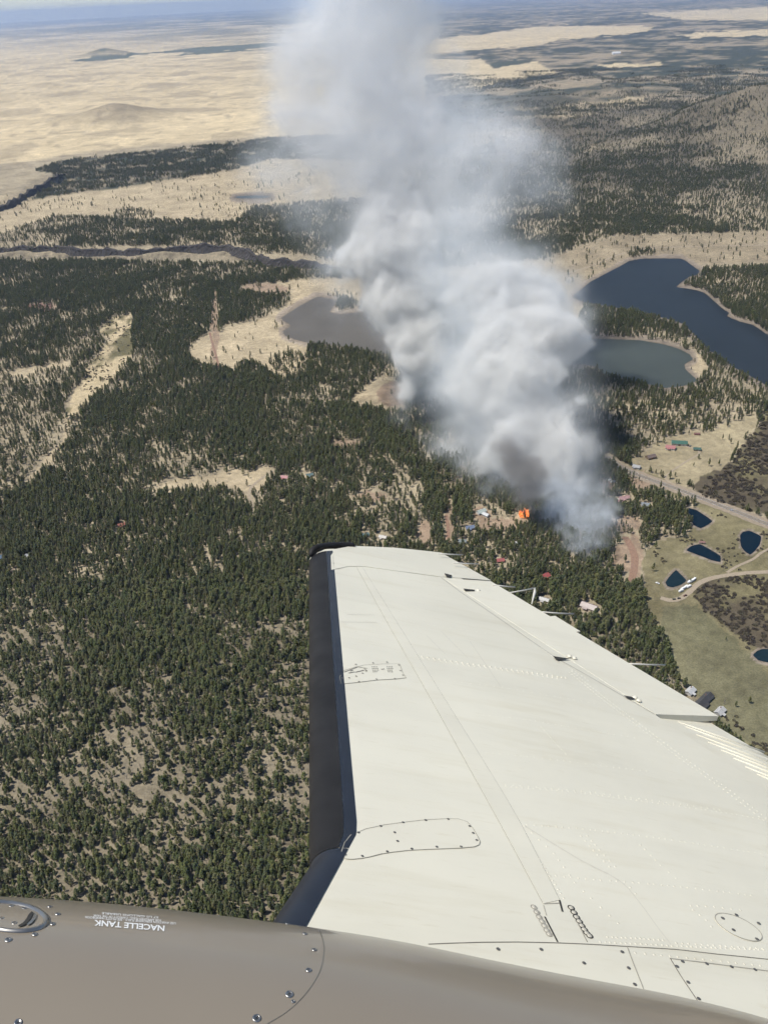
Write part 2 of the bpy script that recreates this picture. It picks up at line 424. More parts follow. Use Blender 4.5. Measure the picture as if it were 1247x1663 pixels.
# ------------------------------------------------------------------ basalt rims
MAT['basalt'] = mat('basalt_rock', (.050, .043, .038), .95, .5, .12)
def cliff(name, lab, line, h0, h1, seed):
    rnd = random.Random(seed)
    pts = []
    for i in range(len(line) - 1):
        a, b = ground(*line[i])[:2], ground(*line[i + 1])[:2]; k = max(2, int(np.linalg.norm(b - a) / 4.5))
        for j in range(k): pts.append(a + (b - a) * j / k)
    P = np.array(pts); n = len(P)
    T = np.gradient(P, axis=0); T /= np.linalg.norm(T, axis=1)[:, None]; Nn = np.stack([T[:, 1], -T[:, 0]], -1)   # towards the viewer side
    sgn = np.where((Nn[:, 1] > 0), -1, 1)[:, None]; Nn = Nn * sgn
    w1 = fbm(P[:, 0], P[:, 1], 120, seed, 3); w2 = fbm(P[:, 0], P[:, 1], 30, seed + 3, 3)
    vs, fs = [], []
    rows = 6; c0 = P.mean(0)
    for i in range(n):
        fade = min(1, i / 6, (n - 1 - i) / 40 + .02)
        H = (h0 + (h1 - h0) * w1[i]) * (.55 + .8 * w2[i]) * fade
        base = P[i] + Nn[i] * ((w1[i] - .5) * 46)
        for r in range(rows):
            t = r / (rows - 1); off = (1 - t) ** 2 * H * .55 + rnd.uniform(-1.4, 1.4) - (9 if r == rows - 1 else 0)
            q = base + Nn[i] * off
            vs.append((q[0] - c0[0], q[1] - c0[1], -1.5 + H * min(1, t * 1.15) + (rnd.uniform(-1.2, 1.2) if 0 < r else 0)))
    for i in range(n - 1):
        for r in range(rows - 1): fs.append((i * rows + r, (i + 1) * rows + r, (i + 1) * rows + r + 1, i * rows + r + 1))
    o = link(name, mesh(name, vs, fs, MAT['basalt'])); o.location = (c0[0], c0[1], 0)
    tag(o, lab, 'cliff', kind='structure')
cliff('cliff', 'dark basalt cliff line below the far belt of pines', CLIFF, 20, 34, 3)
cliff('cliff', 'dark basalt canyon rim at the edge of the plain', CLIFF2, 26, 40, 8)

# ------------------------------------------------------------------ water
def water_mat(name, col, rough=.12):
    return mat(name, col, rough, .12, .01, bump=.05, bscale=.25, spec=.06)
WM = {'grey': water_mat('silty_water', (.125, .112, .092), .35), 'shallow': water_mat('green_grey_water', (.062, .072, .062), .3), 'deep': water_mat('deep_blue_water', (.021, .027, .032), .35),
      'pond': water_mat('pond_water', (.004, .013, .023), .12), 'dark': water_mat('dark_pond_water', (.010, .024, .032), .15)}
WLAB = {'grey': ('lake', 'silty grey lake partly covered by the smoke plume', 'grey'), 'shallow': ('lake', 'green grey shallow lake ringed by pines beside the deep blue lake', 'shallow'),
        'deep': ('lake', 'long deep blue lake with a sandy spit on its shore', 'deep'),
        'p1': ('pond', 'navy blue pond just below the straight highway', 'pond'), 'p2': ('pond', 'elongated navy blue pond between two rounder ponds', 'pond'),
        'p3': ('pond', 'rounded five-sided navy blue pond beside the grass track', 'pond'), 'p4': ('pond', 'small three-cornered grey blue pond beside the parked trailers', 'dark'),
        'p5': ('pond', 'dark pond at the lower end of the willow thicket', 'dark'), 'far': ('pond', 'distant blue pond on the pale meadow behind thin smoke', 'shallow')}
def sheet_from_pixels(name, pts, z, m, sub=4, wob=.6):
    P = []
    n = len(pts)
    for i in range(n):
        p0, p1, p2, p3 = [np.array(pts[(i + k) % n], float) for k in (-1, 0, 1, 2)]
        for k in range(sub):
            t = k / sub
            q = .5 * (2 * p1 + (p2 - p0) * t + (2 * p0 - 5 * p1 + 4 * p2 - p3) * t * t + (3 * p1 - p0 - 3 * p2 + p3) * t ** 3)
            q = .35 * q + .65 * (p1 + (p2 - p1) * t)
            q = q + np.array([random.uniform(-wob, wob), random.uniform(-wob, wob) * .5])
            P.append(ground(q[0], q[1])[:2])
    tri = tessellate_polygon([[Vector((p[0], p[1], 0)) for p in P]])
    c = np.mean(P, axis=0)
    me = mesh(name, [(p[0] - c[0], p[1] - c[1], 0) for p in P], [tuple(t) for t in tri], m)
    bm = bmesh.new(); bm.from_mesh(me); bmesh.ops.recalc_face_normals(bm, faces=bm.faces)
    for f in bm.faces:
        if f.normal.z < 0: f.normal_flip()
    bm.to_mesh(me); bm.free()
    o = link(name, me); o.location = (c[0], c[1], z)
    return o
for k, p in LAKES.items():
    nm, lab, mk = WLAB[k]
    z = .25
    o = sheet_from_pixels(nm, p, z, WM[mk], 4, .5 if len(k) > 2 else .15)
    tag(o, lab, nm, kind='structure')

# ------------------------------------------------------------------ roads
RM = {'asphalt': mat('worn_asphalt', (.17, .145, .125), .9, .2, .3), 'gravel': mat('pale_gravel', (.33, .27, .195), .95, .15, .3), 'dirt': mat('red_brown_dirt', (.25, .155, .105), .95, .2, .3),
      'verge': mat('road_verge', (.29, .235, .17), .95, .2, .2)}
RLAB = {'highway': ('road', 'straight two-lane highway running past the ranch meadow', 'asphalt'), 'gravel': ('road', 'curving pale gravel road around the willow thicket', 'gravel'),
        'track': ('path', 'narrow grass track beside the rounded pond', 'gravel'), 'drive': ('path', 'ranch driveway from the highway to the green roofed barn', 'gravel'),
        'meadowtrack': ('path', 'reddish track across the lakeside meadow', 'dirt'), 'loop': ('path', 'dirt loop at the end of the forest clearing', 'gravel'),
        'forestroad': ('road', 'faint dirt road through the dense pines', 'gravel'), 'dirt': ('path', 'brown dirt lane just beyond the wing tip', 'dirt'),
        'firebreak': ('path', 'bare brown firebreak on the slope beside the smoke', 'dirt'), 'farroad': ('road', 'dirt road along the far shore of the blue lake', 'gravel')}
ROAD_PTS = []
def strip(name, pix, width, z, m, off=0.0, parent=None):
    W = np.array([ground(*p)[:2] for p in pix])
    # resample as a smooth line
    P = []
    for i in range(len(W) - 1):
        p0 = W[max(i - 1, 0)]; p1 = W[i]; p2 = W[i + 1]; p3 = W[min(i + 2, len(W) - 1)]
        for k in range(8):
            t = k / 8
            P.append(.5 * (2 * p1 + (p2 - p0) * t + (2 * p0 - 5 * p1 + 4 * p2 - p3) * t * t + (3 * p1 - p0 - 3 * p2 + p3) * t ** 3))
    P.append(W[-1]); P = np.array(P)
    T = np.gradient(P, axis=0); T /= np.linalg.norm(T, axis=1)[:, None]; Nn = np.stack([-T[:, 1], T[:, 0]], -1)
    c = P.mean(axis=0)
    vs = []
    for i in range(len(P)):
        w = width / 2 * random.uniform(.92, 1.08) if width > 1 else width / 2
        a = P[i] + Nn[i] * (off + w); b = P[i] + Nn[i] * (off - w)
        vs += [(a[0] - c[0], a[1] - c[1], 0), (b[0] - c[0], b[1] - c[1], 0)]
    fs = [(2 * i, 2 * i + 1, 2 * i + 3, 2 * i + 2) for i in range(len(P) - 1)]
    o = link(name, mesh(name, vs, fs, m), parent); 
    if parent is None: o.location = (c[0], c[1], z)
    else: o.location = (c[0] - parent.location[0], c[1] - parent.location[1], z - parent.location[2])
    return o, P
MAT['line'] = mat('road_paint', (.62, .52, .22), .7, .2, 1)
MAT['edge'] = mat('road_edge_paint', (.7, .7, .66), .7, .2, 1)
for k, (pix, w) in ROADS.items():
    nm, lab, mk = RLAB[k]
    o, P = strip(nm, pix, w, .30, RM[mk])
    tag(o, lab, nm, kind='structure')
    ROAD_PTS.append((P, w))
    if k == 'highway':
        v_, _ = strip('verge', pix, 26, .22, RM['verge'], 0, o)
        for off, mm in ((0, 'line'), (3.6, 'edge'), (-3.6, 'edge')):
            strip('painted_line', pix, .3, .34, MAT[mm], off, o)

# ------------------------------------------------------------------ buildings (positions first, trees keep clear of them)
# name, label, pixel of the base, width, depth, wall height, rotation, roof colour, wall colour
HOUSES = [
 ('cabin', 'cabin with orange red metal roof alone in the dense pines', 199, 854, 15, 9, 3.2, 25, (.62,.13,.055), (.35,.26,.2)),
 ('cabin', 'red and white roofed cabin at the edge of the forest clearing', 463, 777, 15, 10, 3.2, -20, (.52,.10,.11), (.7,.68,.64)),
 ('cabin', 'cabin with sky blue metal roof in the pines near a tan shed', 3, 907, 13, 9, 3.2, 60, (.15,.28,.50), (.5,.47,.42)),
 ('shed', 'small shed with tan orange roof in the pines near the blue roofed cabin', 22, 928, 7, 5, 2.6, 10, (.55,.30,.16), (.4,.33,.26)),
 ('cabin', 'cabin with pale grey roof in a gap of pines near the blue roofed cabin', 47, 905, 11, 7, 3, -35, (.40,.42,.44), (.42,.4,.37)),
 ('cabin', 'cabin with dull teal roof behind the red and white roofed cabin', 503, 773, 13, 9, 3, 15, (.12,.23,.23), (.4,.36,.3)),
 ('house', 'house with pale mint roof on the burning hillside', 781, 833, 17, 10, 3.6, 30, (.52,.62,.56), (.62,.6,.56)),
 ('house', 'house with white roof next to the mint roofed house', 789, 838, 12, 8, 3.4, -50, (.72,.73,.73), (.55,.53,.5)),
 ('house', 'house with steel blue roof below the mint roofed house', 763, 859, 15, 10, 3.6, 10, (.17,.25,.42), (.38,.36,.34)),
 ('house', 'house with grey green roof below the steel blue roof', 751, 881, 13, 9, 3.4, -15, (.18,.24,.23), (.38,.35,.3)),
 ('shed', 'small white roofed shed on the slope below the flames', 836, 884, 6, 5, 2.6, 40, (.75,.75,.73), (.6,.58,.55)),
 ('cabin', 'cabin with red roof just beyond the aileron, below the grey green roof', 812, 912, 12, 9, 3.2, 5, (.55,.09,.075), (.36,.26,.2)),
 ('cabin', 'cabin with scarlet hipped roof on the slope above the big pale roofed house', 885, 938, 13, 10, 3.4, 35, (.62,.07,.06), (.4,.28,.22)),
 ('house', 'large house with blotchy pale pink roof in the pines beyond the wing', 956, 988, 24, 13, 4.2, -38, (.58,.44,.38), (.5,.42,.36)),
 ('house', 'house with whitish roof just beyond the wing near the static wicks', 884, 976, 16, 8, 3.2, -30, (.60,.58,.54), (.45,.42,.38)),
 ('house', 'long building with salmon pink roof beside the smoke', 1012, 811, 20, 10, 3.6, 15, (.66,.32,.30), (.62,.58,.54)),
 ('shed', 'pink roofed shed beside the long salmon roofed building', 1003, 816, 9, 7, 3, 15, (.60,.26,.25), (.6,.5,.46)),
 ('shed', 'white roofed shed at the smoke edge beside the salmon roofed building', 988, 812, 9, 6, 3, -10, (.76,.74,.72), (.6,.58,.55)),
 ('house', 'grey roofed house at the forest edge below the highway', 1048, 822, 15, 11, 3.8, -20, (.26,.30,.34), (.55,.54,.52)),
 ('barn', 'long green roofed ranch barn at the edge of the ranch meadow', 1102, 722, 30, 14, 4.6, -14, (.035,.20,.13), (.55,.52,.46)),
 ('house', 'red roofed ranch house in front of the green barn', 1088, 729, 18, 13, 4.0, -25, (.60,.16,.15), (.6,.56,.5)),
 ('shed', 'green roofed shed alone on the ranch meadow', 1131, 731, 14, 9, 3.2, -12, (.05,.17,.13), (.3,.26,.2)),
 ('barn', 'brown roofed barn by the forest between ranch and highway', 1056, 744, 18, 12, 4.0, 20, (.26,.17,.13), (.2,.15,.11)),
 ('house', 'grey white roofed house among trees where the highway enters the forest', 1033, 760, 14, 10, 3.6, -35, (.46,.46,.46), (.45,.43,.4)),
 ('shed', 'brick red shed on the far edge of the ranch meadow', 1131, 706, 11, 5, 2.6, -8, (.30,.10,.08), (.3,.14,.1)),
 ('shed', 'red roofed shed on the bank of the elongated pond', 1139, 882, 9, 4, 2.4, -12, (.42,.17,.13), (.4,.3,.25)),
 ('house', 'white roofed house beside a long grey roof just beyond the flap', 1120, 1125, 13, 9, 3.4, 42, (.74,.73,.70), (.6,.58,.54)),
 ('house', 'long building with dark grey roof between the white roofed house and the flap', 1141, 1141, 34, 11, 3.6, 42, (.085,.080,.078), (.35,.32,.3)),
 ('house', 'pale roofed house at the end of the long grey roof', 1168, 1158, 14, 9, 3.4, 42, (.66,.64,.60), (.5,.48,.44)),
 ('cabin', 'teal roofed cabin just beyond the wing tip', 593, 871, 13, 9, 3.2, 20, (.10,.25,.26), (.4,.35,.3)),
 ('cabin', 'cabin with cream roof beside the teal roofed cabin beyond the wing tip', 622, 874, 13, 8, 3.0, -25, (.62,.56,.48), (.5,.45,.4)),
 ('shed', 'large white roofed building far off amid the distant woodland', 1000, 88, 90, 60, 12, 0, (.85,.85,.83), (.8,.8,.78)),
]
HOUSE_W = []
for h in HOUSES:
    g = ground(h[2], h[3]); HOUSE_W.append((g[0], g[1], max(h[4], h[5])))

# ------------------------------------------------------------------ trees
def tree_parts(seed, kind='pine', quality=1.0):
    rnd = random.Random(seed)
    tv, tf = [], []
    H = 1.0
    lean = (rnd.uniform(-.02, .02), rnd.uniform(-.02, .02))
    rings = [(0, .020), (.45, .013), (.96, .003)]
    for (z, r) in rings:
        for k in range(5):
            a = 2 * math.pi * k / 5
            tv.append((math.cos(a) * r + lean[0] * z, math.sin(a) * r + lean[1] * z, z))
    for j in range(2):
        for k in range(5):
            tf.append((j * 5 + k, j * 5 + (k + 1) % 5, j * 5 + 5 + (k + 1) % 5, j * 5 + 5 + k))
    cv, cf = [], []
    if kind == 'snag':
        for k in range(16):
            z = rnd.uniform(.3, .92); a = rnd.uniform(0, 6.28); L = .13 * (1.05 - z) + .03
            b = len(tv); dx, dy = math.cos(a), math.sin(a)
            tv += [(-dy * .004, dx * .004, z), (dy * .004, -dx * .004, z), (dx * L, dy * L, z + L * .3), (0, 0, z + .012)]
            tf += [(b, b + 1, b + 2), (b + 1, b + 3, b + 2), (b + 3, b, b + 2)]
        return tv, tf, cv, cf
    round_ = seed % 2 == 0
    base = rnd.uniform(.14, .32); wid = rnd.uniform(.125, .165) if not round_ else rnd.uniform(.16, .20); top = rnd.uniform(.6, .9) if not round_ else rnd.uniform(.34, .5)
    n = int(66 * quality)
    for k in range(n):
        t = (k + rnd.random()) / n
        z = base + (1 - base) * t
        prof = wid * ((1 - t) ** top * .93 + .07) * (.5 + .5 * min(1, t * 5))
        a = k * 2.399963 + rnd.uniform(-.5, .5)
        rr = prof * math.sqrt(rnd.uniform(.18, 1.0))
        c = Vector((math.cos(a) * rr + lean[0] * z, math.sin(a) * rr + lean[1] * z, z + rnd.uniform(-.015, .015)))
        s = rnd.uniform(.040, .070) * (1.0 - .35 * t) / (quality ** .4)
        out = Vector((math.cos(a), math.sin(a), rnd.uniform(-.1, .7))).normalized()
        side = out.cross(Vector((0, 0, 1))).normalized(); upv = side.cross(out).normalized()
        # a tuft: low irregular pyramid of needles pointing outwards
        b = len(cv)
        m = 4
        for q in range(m):
            aa = 2 * math.pi * (q + rnd.uniform(-.25, .25)) / m
            l = s * rnd.uniform(.75, 1.25)
            cv.append(tuple(c + side * math.cos(aa) * l + upv * math.sin(aa) * l * .75 - out * s * rnd.uniform(.1, .7)))
        cv.append(tuple(c + out * s * rnd.uniform(.5, 1.1) + Vector((0, 0, s * .4))))
        for q in range(m): cf.append((b + q, b + (q + 1) % m, b + 4))
    return tv, tf, cv, cf

NV = 7
TREE_SRC = []
for i in range(NV):
    tv, tf, cv, cf = tree_parts(100 + i)
    both = mesh('pine_pattern', tv + cv, tf + [tuple(q + len(tv) for q in f) for f in cf], [MAT['bark'], MAT['pine']], mi=[0] * len(tf) + [1] * len(cf))
    TREE_SRC.append(bpy.data.objects.new('pine_pattern', both))
tv, tf, _, _ = tree_parts(300, 'snag')
SNAG_SRC = bpy.data.objects.new('snag_pattern', mesh('snag_pattern', tv, tf, MAT['snag']))
NEAR = []
for i in range(8):
    tv, tf, cv, cf = tree_parts(200 + i, quality=1.7)
    NEAR.append((mesh('trunk', tv, tf, MAT['bark']), mesh('crown', cv, cf, MAT['pine'])))

# woodland density map: trees per hectare
DENS = [  # polygons with their density (later ones win)
 ([(-400,424),(640,440),(900,470),(900,640),(1500,660),(1500,1663),(-400,1663)], 230),
 ([(-400,700),(-400,1663),(1500,1663),(1500,640),(640,640),(270,640),(200,660),(120,720),(40,800),(-400,820)], 265),
 ([(-400,830),(60,800),(230,800),(480,830),(560,860),(620,880),(560,1050),(480,1010),(300,990),(150,980),(-400,1010)], 420),
 ([(-400,1010),(150,975),(330,975),(520,1040),(520,1250),(440,1300),(330,1260),(240,1150),(100,1180),(-400,1200)], 330),
 ([(-400,1000),(60,985),(150,1060),(190,1160),(260,1250),(260,1330),(120,1300),(-400,1320)], 250),
 ([(-400,1330),(120,1310),(300,1300),(520,1350),(520,1663),(-400,1663)], 420),
 ([(230,640),(640,660),(700,760),(560,800),(400,720),(300,700),(180,800),(60,800),(130,690)], 340),
 ([(215,500),(330,500),(330,540),(300,570),(330,600),(430,600),(500,640),(600,600),(640,640),(260,640),(180,640),(215,590)], 300),
 ([(490,560),(600,575),(640,590),(620,640),(560,650),(500,630)], 330),
 ([(220,440),(420,440),(480,450),(430,470),(460,490),(330,545),(300,560),(215,540)], 390),
 ([(-400,415),(420,430),(470,450),(430,480),(230,500),(-400,500)], 300),
 ([(-400,480),(215,500),(-400,480),(215,500),(180,550),(110,640),(60,740),(-400,800)], 270),
 ([(-400,378),(0,372),(90,356),(200,358),(380,368),(410,340),(480,330),(640,320),(640,440),(400,420),(380,408),(-400,416)], 210),
 ([(900,590),(1060,620),(1140,600),(1260,640),(1230,680),(1100,710),(1040,740),(980,745),(930,700),(900,640)], 230),
 ([(945,490),(1010,500),(1065,512),(1110,530),(1190,600),(1260,640),(1130,620),(1125,580),(1080,560),(960,548),(940,520)], 230),
 ([(1105,465),(1150,436),(1500,425),(1500,660),(1247,550),(1190,515),(1150,480)], 290),
 ([(1010,760),(1060,790),(1110,830),(1120,870),(1060,885),(1000,880),(980,780)], 330),
 ([(700,800),(780,790),(1000,800),(1050,900),(1000,960),(1060,1020),(1100,1100),(1200,1200),(700,1100),(640,880)], 320),
 ([(780,850),(900,830),(1000,880),(1060,1000),(1110,1110),(1050,1080),(900,960)], 400),
 ([(770,300),(930,270),(1500,270),(1500,372),(1000,384),(900,420),(820,430),(640,440),(640,320)], 185),
 ([(820,395),(930,385),(930,410),(830,412)], 330),
 ([(560,240),(760,235),(900,230),(1500,225),(1500,300),(930,275),(770,305),(640,320),(560,300)], 130),
 ([(740,150),(900,135),(1500,120),(1500,230),(900,235),(760,240),(700,190)], 70),
]
def forest_points():
    pts = []
    bands = [(6800, 9800, 70), (330, 1500, 1300), (1500, 3300, 1100), (3300, 6800, 230)]
    for (r0, r1, mx) in bands:
        half = R(46) if r1 < 1600 else R(33)
        area = half * (r1 * r1 - r0 * r0)
        n = int(area / 1e4 * mx)
        r = np.sqrt(RNG.uniform(r0 * r0, r1 * r1, n)); a = RNG.uniform(-half, half, n)
        x = r * np.sin(a); y = r * np.cos(a)
        u, v = to_uv(x, y)
        k = (u > -110) & (u < 1360) & (v > 100) & (v < 1640); x, y, u, v = x[k], y[k], u[k], v[k]
        n1 = fbm(x, y, 50, 1, 4); n4 = fbm(x, y, 14, 4, 3); n6 = fbm(x, y, 90, 40, 4); n7 = fbm(x, y, 26, 47, 3); n8 = fbm(x, y, 420, 52, 4)
        px = np.clip(F / np.hypot(np.hypot(x, y), ALT), .05, 1.2)
        uw = u + (n1 - .5) * 20 * px; vw = v + (n4 - .5) * 16 * px
        d = np.zeros(len(x))
        for p, val in DENS:
            d = np.where(inpoly(uw, vw, p), val, d)
        far = r1 > 3400
        k6 = np.clip(.5 + (n6 - .5) * (3.2 + 1.5 * far) + (n8 - .5) * (1.5 + 4.5 * far), .03, 1.5)
        k7 = np.clip(.55 + (n7 - .5) * 3.4, .08, 1.4)
        if r0 > 6700: d = np.where((u > 690) & (n8 * .6 + n6 * .4 > .47), 48.0, 0.0)
        amt = np.where(d > 300, .40, np.where(v > 930, .5, .66))
        d = d * (1 - amt + amt * k6 * 1.15) * (.45 + .6 * k7)
        # canyon woodland beyond the near meadow
        m = inpoly(uw, vw, [(-200,392),(0,352),(60,320),(90,292),(60,286),(100,262),(250,246),(430,226),(640,216),(640,262),(440,262),(380,284),(230,308),(90,338)])
        d = np.where(m, 260 * np.clip((n1 - .36) * 5, 0, 1), d)
        for i, p in enumerate(MEADOW):
            if i == 10: d = np.where(inpoly(uw, vw, p), .8, d)
            elif i == 9: d = np.where(inpoly(uw, vw, p), 4 * np.clip((n6 - .45) * 8, 0, 2), d)
            elif i == 0: d = np.where(inpoly(uw, vw, p), 1.5, d)
            else: d = np.where(inpoly(uw, vw, p), 3, d)
        d = np.where(np.hypot((u - 468) / 30, (v - 590) / 17) < 1, 70, d)
        d = np.where(np.hypot((u - 220) / 34, (v - 353) / 10) < 1, 70, d)
        d = np.where(np.hypot((u - 1040) / 24, (v - 412) / 9) < 1, 60, d)
        for p in SHRUB: d = np.where(inpoly(uw, vw, p), 0, d)
        for (a_, b_, ra, rb) in CLEAR: d = np.where(np.hypot((uw - a_) / ra, (vw - b_) / rb) < 1, d * .10, d)
        for kk, p in LAKES.items():
            d = np.where(inpoly(u, v, p), 0, d)
            d = np.where(pdist(u, v, p, 5) < (3.5 if len(kk) > 2 else 2.5), 0, d)
        cvv = v - cliff_v(u, CLIFF) - (fbm(x, y, 90, 5, 2) - .5) * 10
        d = np.where((cvv > -7) & (cvv < 0) & (u < 590), d * .5, d)
        for (P, w) in ROAD_PTS:
            bb = (x > P[:, 0].min() - 20) & (x < P[:, 0].max() + 20) & (y > P[:, 1].min() - 20) & (y < P[:, 1].max() + 20) & (d > 0)
            ii = np.where(bb)[0]
            if len(ii):
                dd = np.min(np.hypot(x[ii, None] - P[None, :, 0], y[ii, None] - P[None, :, 1]), axis=1)
                d[ii[dd < w * .5 + (7 if w > 8.5 else 3)]] = 0
        for (hx, hy, hw) in HOUSE_W:
            dx = x - hx; dy = y - hy
            d = np.where((np.hypot(dx, dy) < hw * .5 + 3.5) | ((np.abs(dx) < hw * .5) & (dy < 0) & (dy > -hw * .5 - 9)), 0, d)
        d = d * (3.3 if r1 < 1600 else 2.7 if r1 < 3400 else 1.25) * (1 + .25 * np.clip((v - 1000) / 250, 0, 1))
        keep = RNG.uniform(0, mx, len(x)) < d
        x, y, u, v, n6 = x[keep], y[keep], u[keep], v[keep], n6[keep]
        z = height(x, y, u, v)
        h = RNG.normal(11.2, 3.2, len(x)).clip(4, 21) * (.86 + .28 * n6)
        small = np.clip((v - 960) / 200, 0, 1); h = np.where(RNG.random(len(x)) < .16 * small, h * .55, h)
        h = h * (1 - .22 * small)
        pts.append(np.stack([x, y, z, h, u, v], -1))
    return np.vstack(pts)
PTS = forest_points()
print('trees', len(PTS))

def instance_group(name, src):
    ng = bpy.data.node_groups.new(name, 'GeometryNodeTree')
    ng.interface.new_socket('Geometry', in_out='INPUT', socket_type='NodeSocketGeometry')
    ng.interface.new_socket('Geometry', in_out='OUTPUT', socket_type='NodeSocketGeometry')
    gi = ng.nodes.new('NodeGroupInput'); go = ng.nodes.new('NodeGroupOutput')
    jg = ng.nodes.new('GeometryNodeJoinGeometry')
    for s in src:
        oi = ng.nodes.new('GeometryNodeObjectInfo'); oi.inputs['Object'].default_value = s; oi.inputs['As Instance'].default_value = True
        ng.links.new(oi.outputs['Geometry'], jg.inputs[0])
    ip = ng.nodes.new('GeometryNodeInstanceOnPoints')
    ng.links.new(gi.outputs[0], ip.inputs['Points']); ng.links.new(jg.outputs[0], ip.inputs['Instance'])
    ip.inputs['Pick Instance'].default_value = True
    def attr(nm, typ):
        a = ng.nodes.new('GeometryNodeInputNamedAttribute'); a.data_type = typ; a.inputs['Name'].default_value = nm
        return a.outputs['Attribute']
    ng.links.new(attr('pick', 'INT'), ip.inputs['Instance Index'])
    ng.links.new(attr('size', 'FLOAT_VECTOR'), ip.inputs['Scale'])
    er = ng.nodes.new('FunctionNodeEulerToRotation'); ng.links.new(attr('turn', 'FLOAT_VECTOR'), er.inputs[0])
    ng.links.new(er.outputs[0], ip.inputs['Rotation'])
    ng.links.new(ip.outputs[0], go.inputs[0])
    return ng

def scatter(name, P, hs, ws, src, weights=None):
    me = bpy.data.meshes.new(name); n = len(P)
    me.vertices.add(n); me.vertices.foreach_set('co', np.asarray(P, np.float32).ravel())
    a = me.attributes.new('pick', 'INT', 'POINT')
    pk = RNG.integers(0, len(src), n) if weights is None else RNG.choice(len(src), n, p=weights)
    a.data.foreach_set('value', pk.astype(np.int32))
    a = me.attributes.new('size', 'FLOAT_VECTOR', 'POINT'); a.data.foreach_set('vector', np.stack([ws, ws, hs], -1).astype(np.float32).ravel())
    rot = np.zeros((n, 3)); rot[:, 2] = RNG.uniform(0, 6.283, n); rot[:, 0] = RNG.normal(0, .03, n); rot[:, 1] = RNG.normal(0, .03, n)
    a = me.attributes.new('turn', 'FLOAT_VECTOR', 'POINT'); a.data.foreach_set('vector', rot.astype(np.float32).ravel())
    me.update()
    o = link(name, me)
    md = o.modifiers.new('scatter', 'NODES'); md.node_group = instance_group(name, src)
    return o

# the 300 pines that show largest: the nearest in view, above the nacelle and left of the wing
u_, v_ = PTS[:, 4], PTS[:, 5]
nac_top = np.interp(u_, [0, 200, 440, 500], [1462, 1478, 1500, 1520])
cand = np.where((u_ > 6) & (u_ < 492) & (v_ < nac_top - 2) & (v_ > 1150))[0]
order = cand[np.argsort(-(PTS[cand, 3] / np.hypot(np.hypot(PTS[cand, 0], PTS[cand, 1]), ALT)))]
# keep to the nearest rows
order = cand[np.argsort(-v_[cand])][:300]
near_set = set(order.tolist())
PINE_LABEL = {0: 'tall slender pine in the dense wood seen just above the grey nacelle',
              1: 'mid-sized pine in the dense wood seen just above the grey nacelle',
              2: 'short bushy pine in the dense wood seen just above the grey nacelle'}
for i in order:
    x, y, z, h, u, v = PTS[i]
    k = 0 if h > 10.8 else 1 if h > 7.8 else 2
    e = empty('pine_tree', (x, y, z - .1), random.uniform(0, 6.28))
    s = h * random.uniform(1.1, 1.5) * (1.15 if k == 2 else 1)
    tm, cm = random.choice(NEAR)
    e.scale = (s, s, h)
    tag(e, PINE_LABEL[k], 'pine tree', ('tall', 'mid-sized', 'short')[k] + ' pines nearest below the aircraft')
    link('trunk', tm, e); link('crown', cm, e)
rest = np.array([i for i in range(len(PTS)) if i not in near_set])
PR = PTS[rest]
hs = PR[:, 3]; ws = hs * RNG.uniform(.95, 1.4, len(hs)) * np.where(PR[:, 5] > 950, 1.22, 1.0)
fo = scatter('pine_forest', PR[:, :3] - np.array([0, 0, .1]), hs, ws, TREE_SRC + [SNAG_SRC], [.1385] * 7 + [.0305])
tag(fo, 'dark green ponderosa pine forest covering the land below', 'forest', kind='stuff')

# willow thickets beside the ponds and the ranch, shrubs along the left creek
def bush_src(seed):
    rnd = random.Random(seed); vs, fs = [], []
    for k in range(34):
        a = rnd.uniform(0, 6.28); el = math.asin(rnd.uniform(0, 1)); rr = rnd.uniform(.6, 1.0) * .5
        c = Vector((math.cos(a) * math.cos(el) * rr, math.sin(a) * math.cos(el) * rr, math.sin(el) * rr * 1.7 + .05))
        out = Vector((math.cos(a), math.sin(a), rnd.uniform(.1, 1.2))).normalized()
        side = out.cross(Vector((0, 0, 1))).normalized(); upv = side.cross(out)
        s = rnd.uniform(.12, .22); b = len(vs)
        for q in range(3):
            aa = 2.094 * q + rnd.uniform(-.4, .4); vs.append(tuple(c + side * math.cos(aa) * s + upv * math.sin(aa) * s))
        vs.append(tuple(c + out * s * .9))
        fs += [(b, b + 1, b + 3), (b + 1, b + 2, b + 3), (b + 2, b, b + 3)]
    return bpy.data.objects.new('bush_pattern', mesh('bush_pattern', vs, fs, MAT['willow']))
BUSH = [bush_src(400 + i) for i in range(4)]
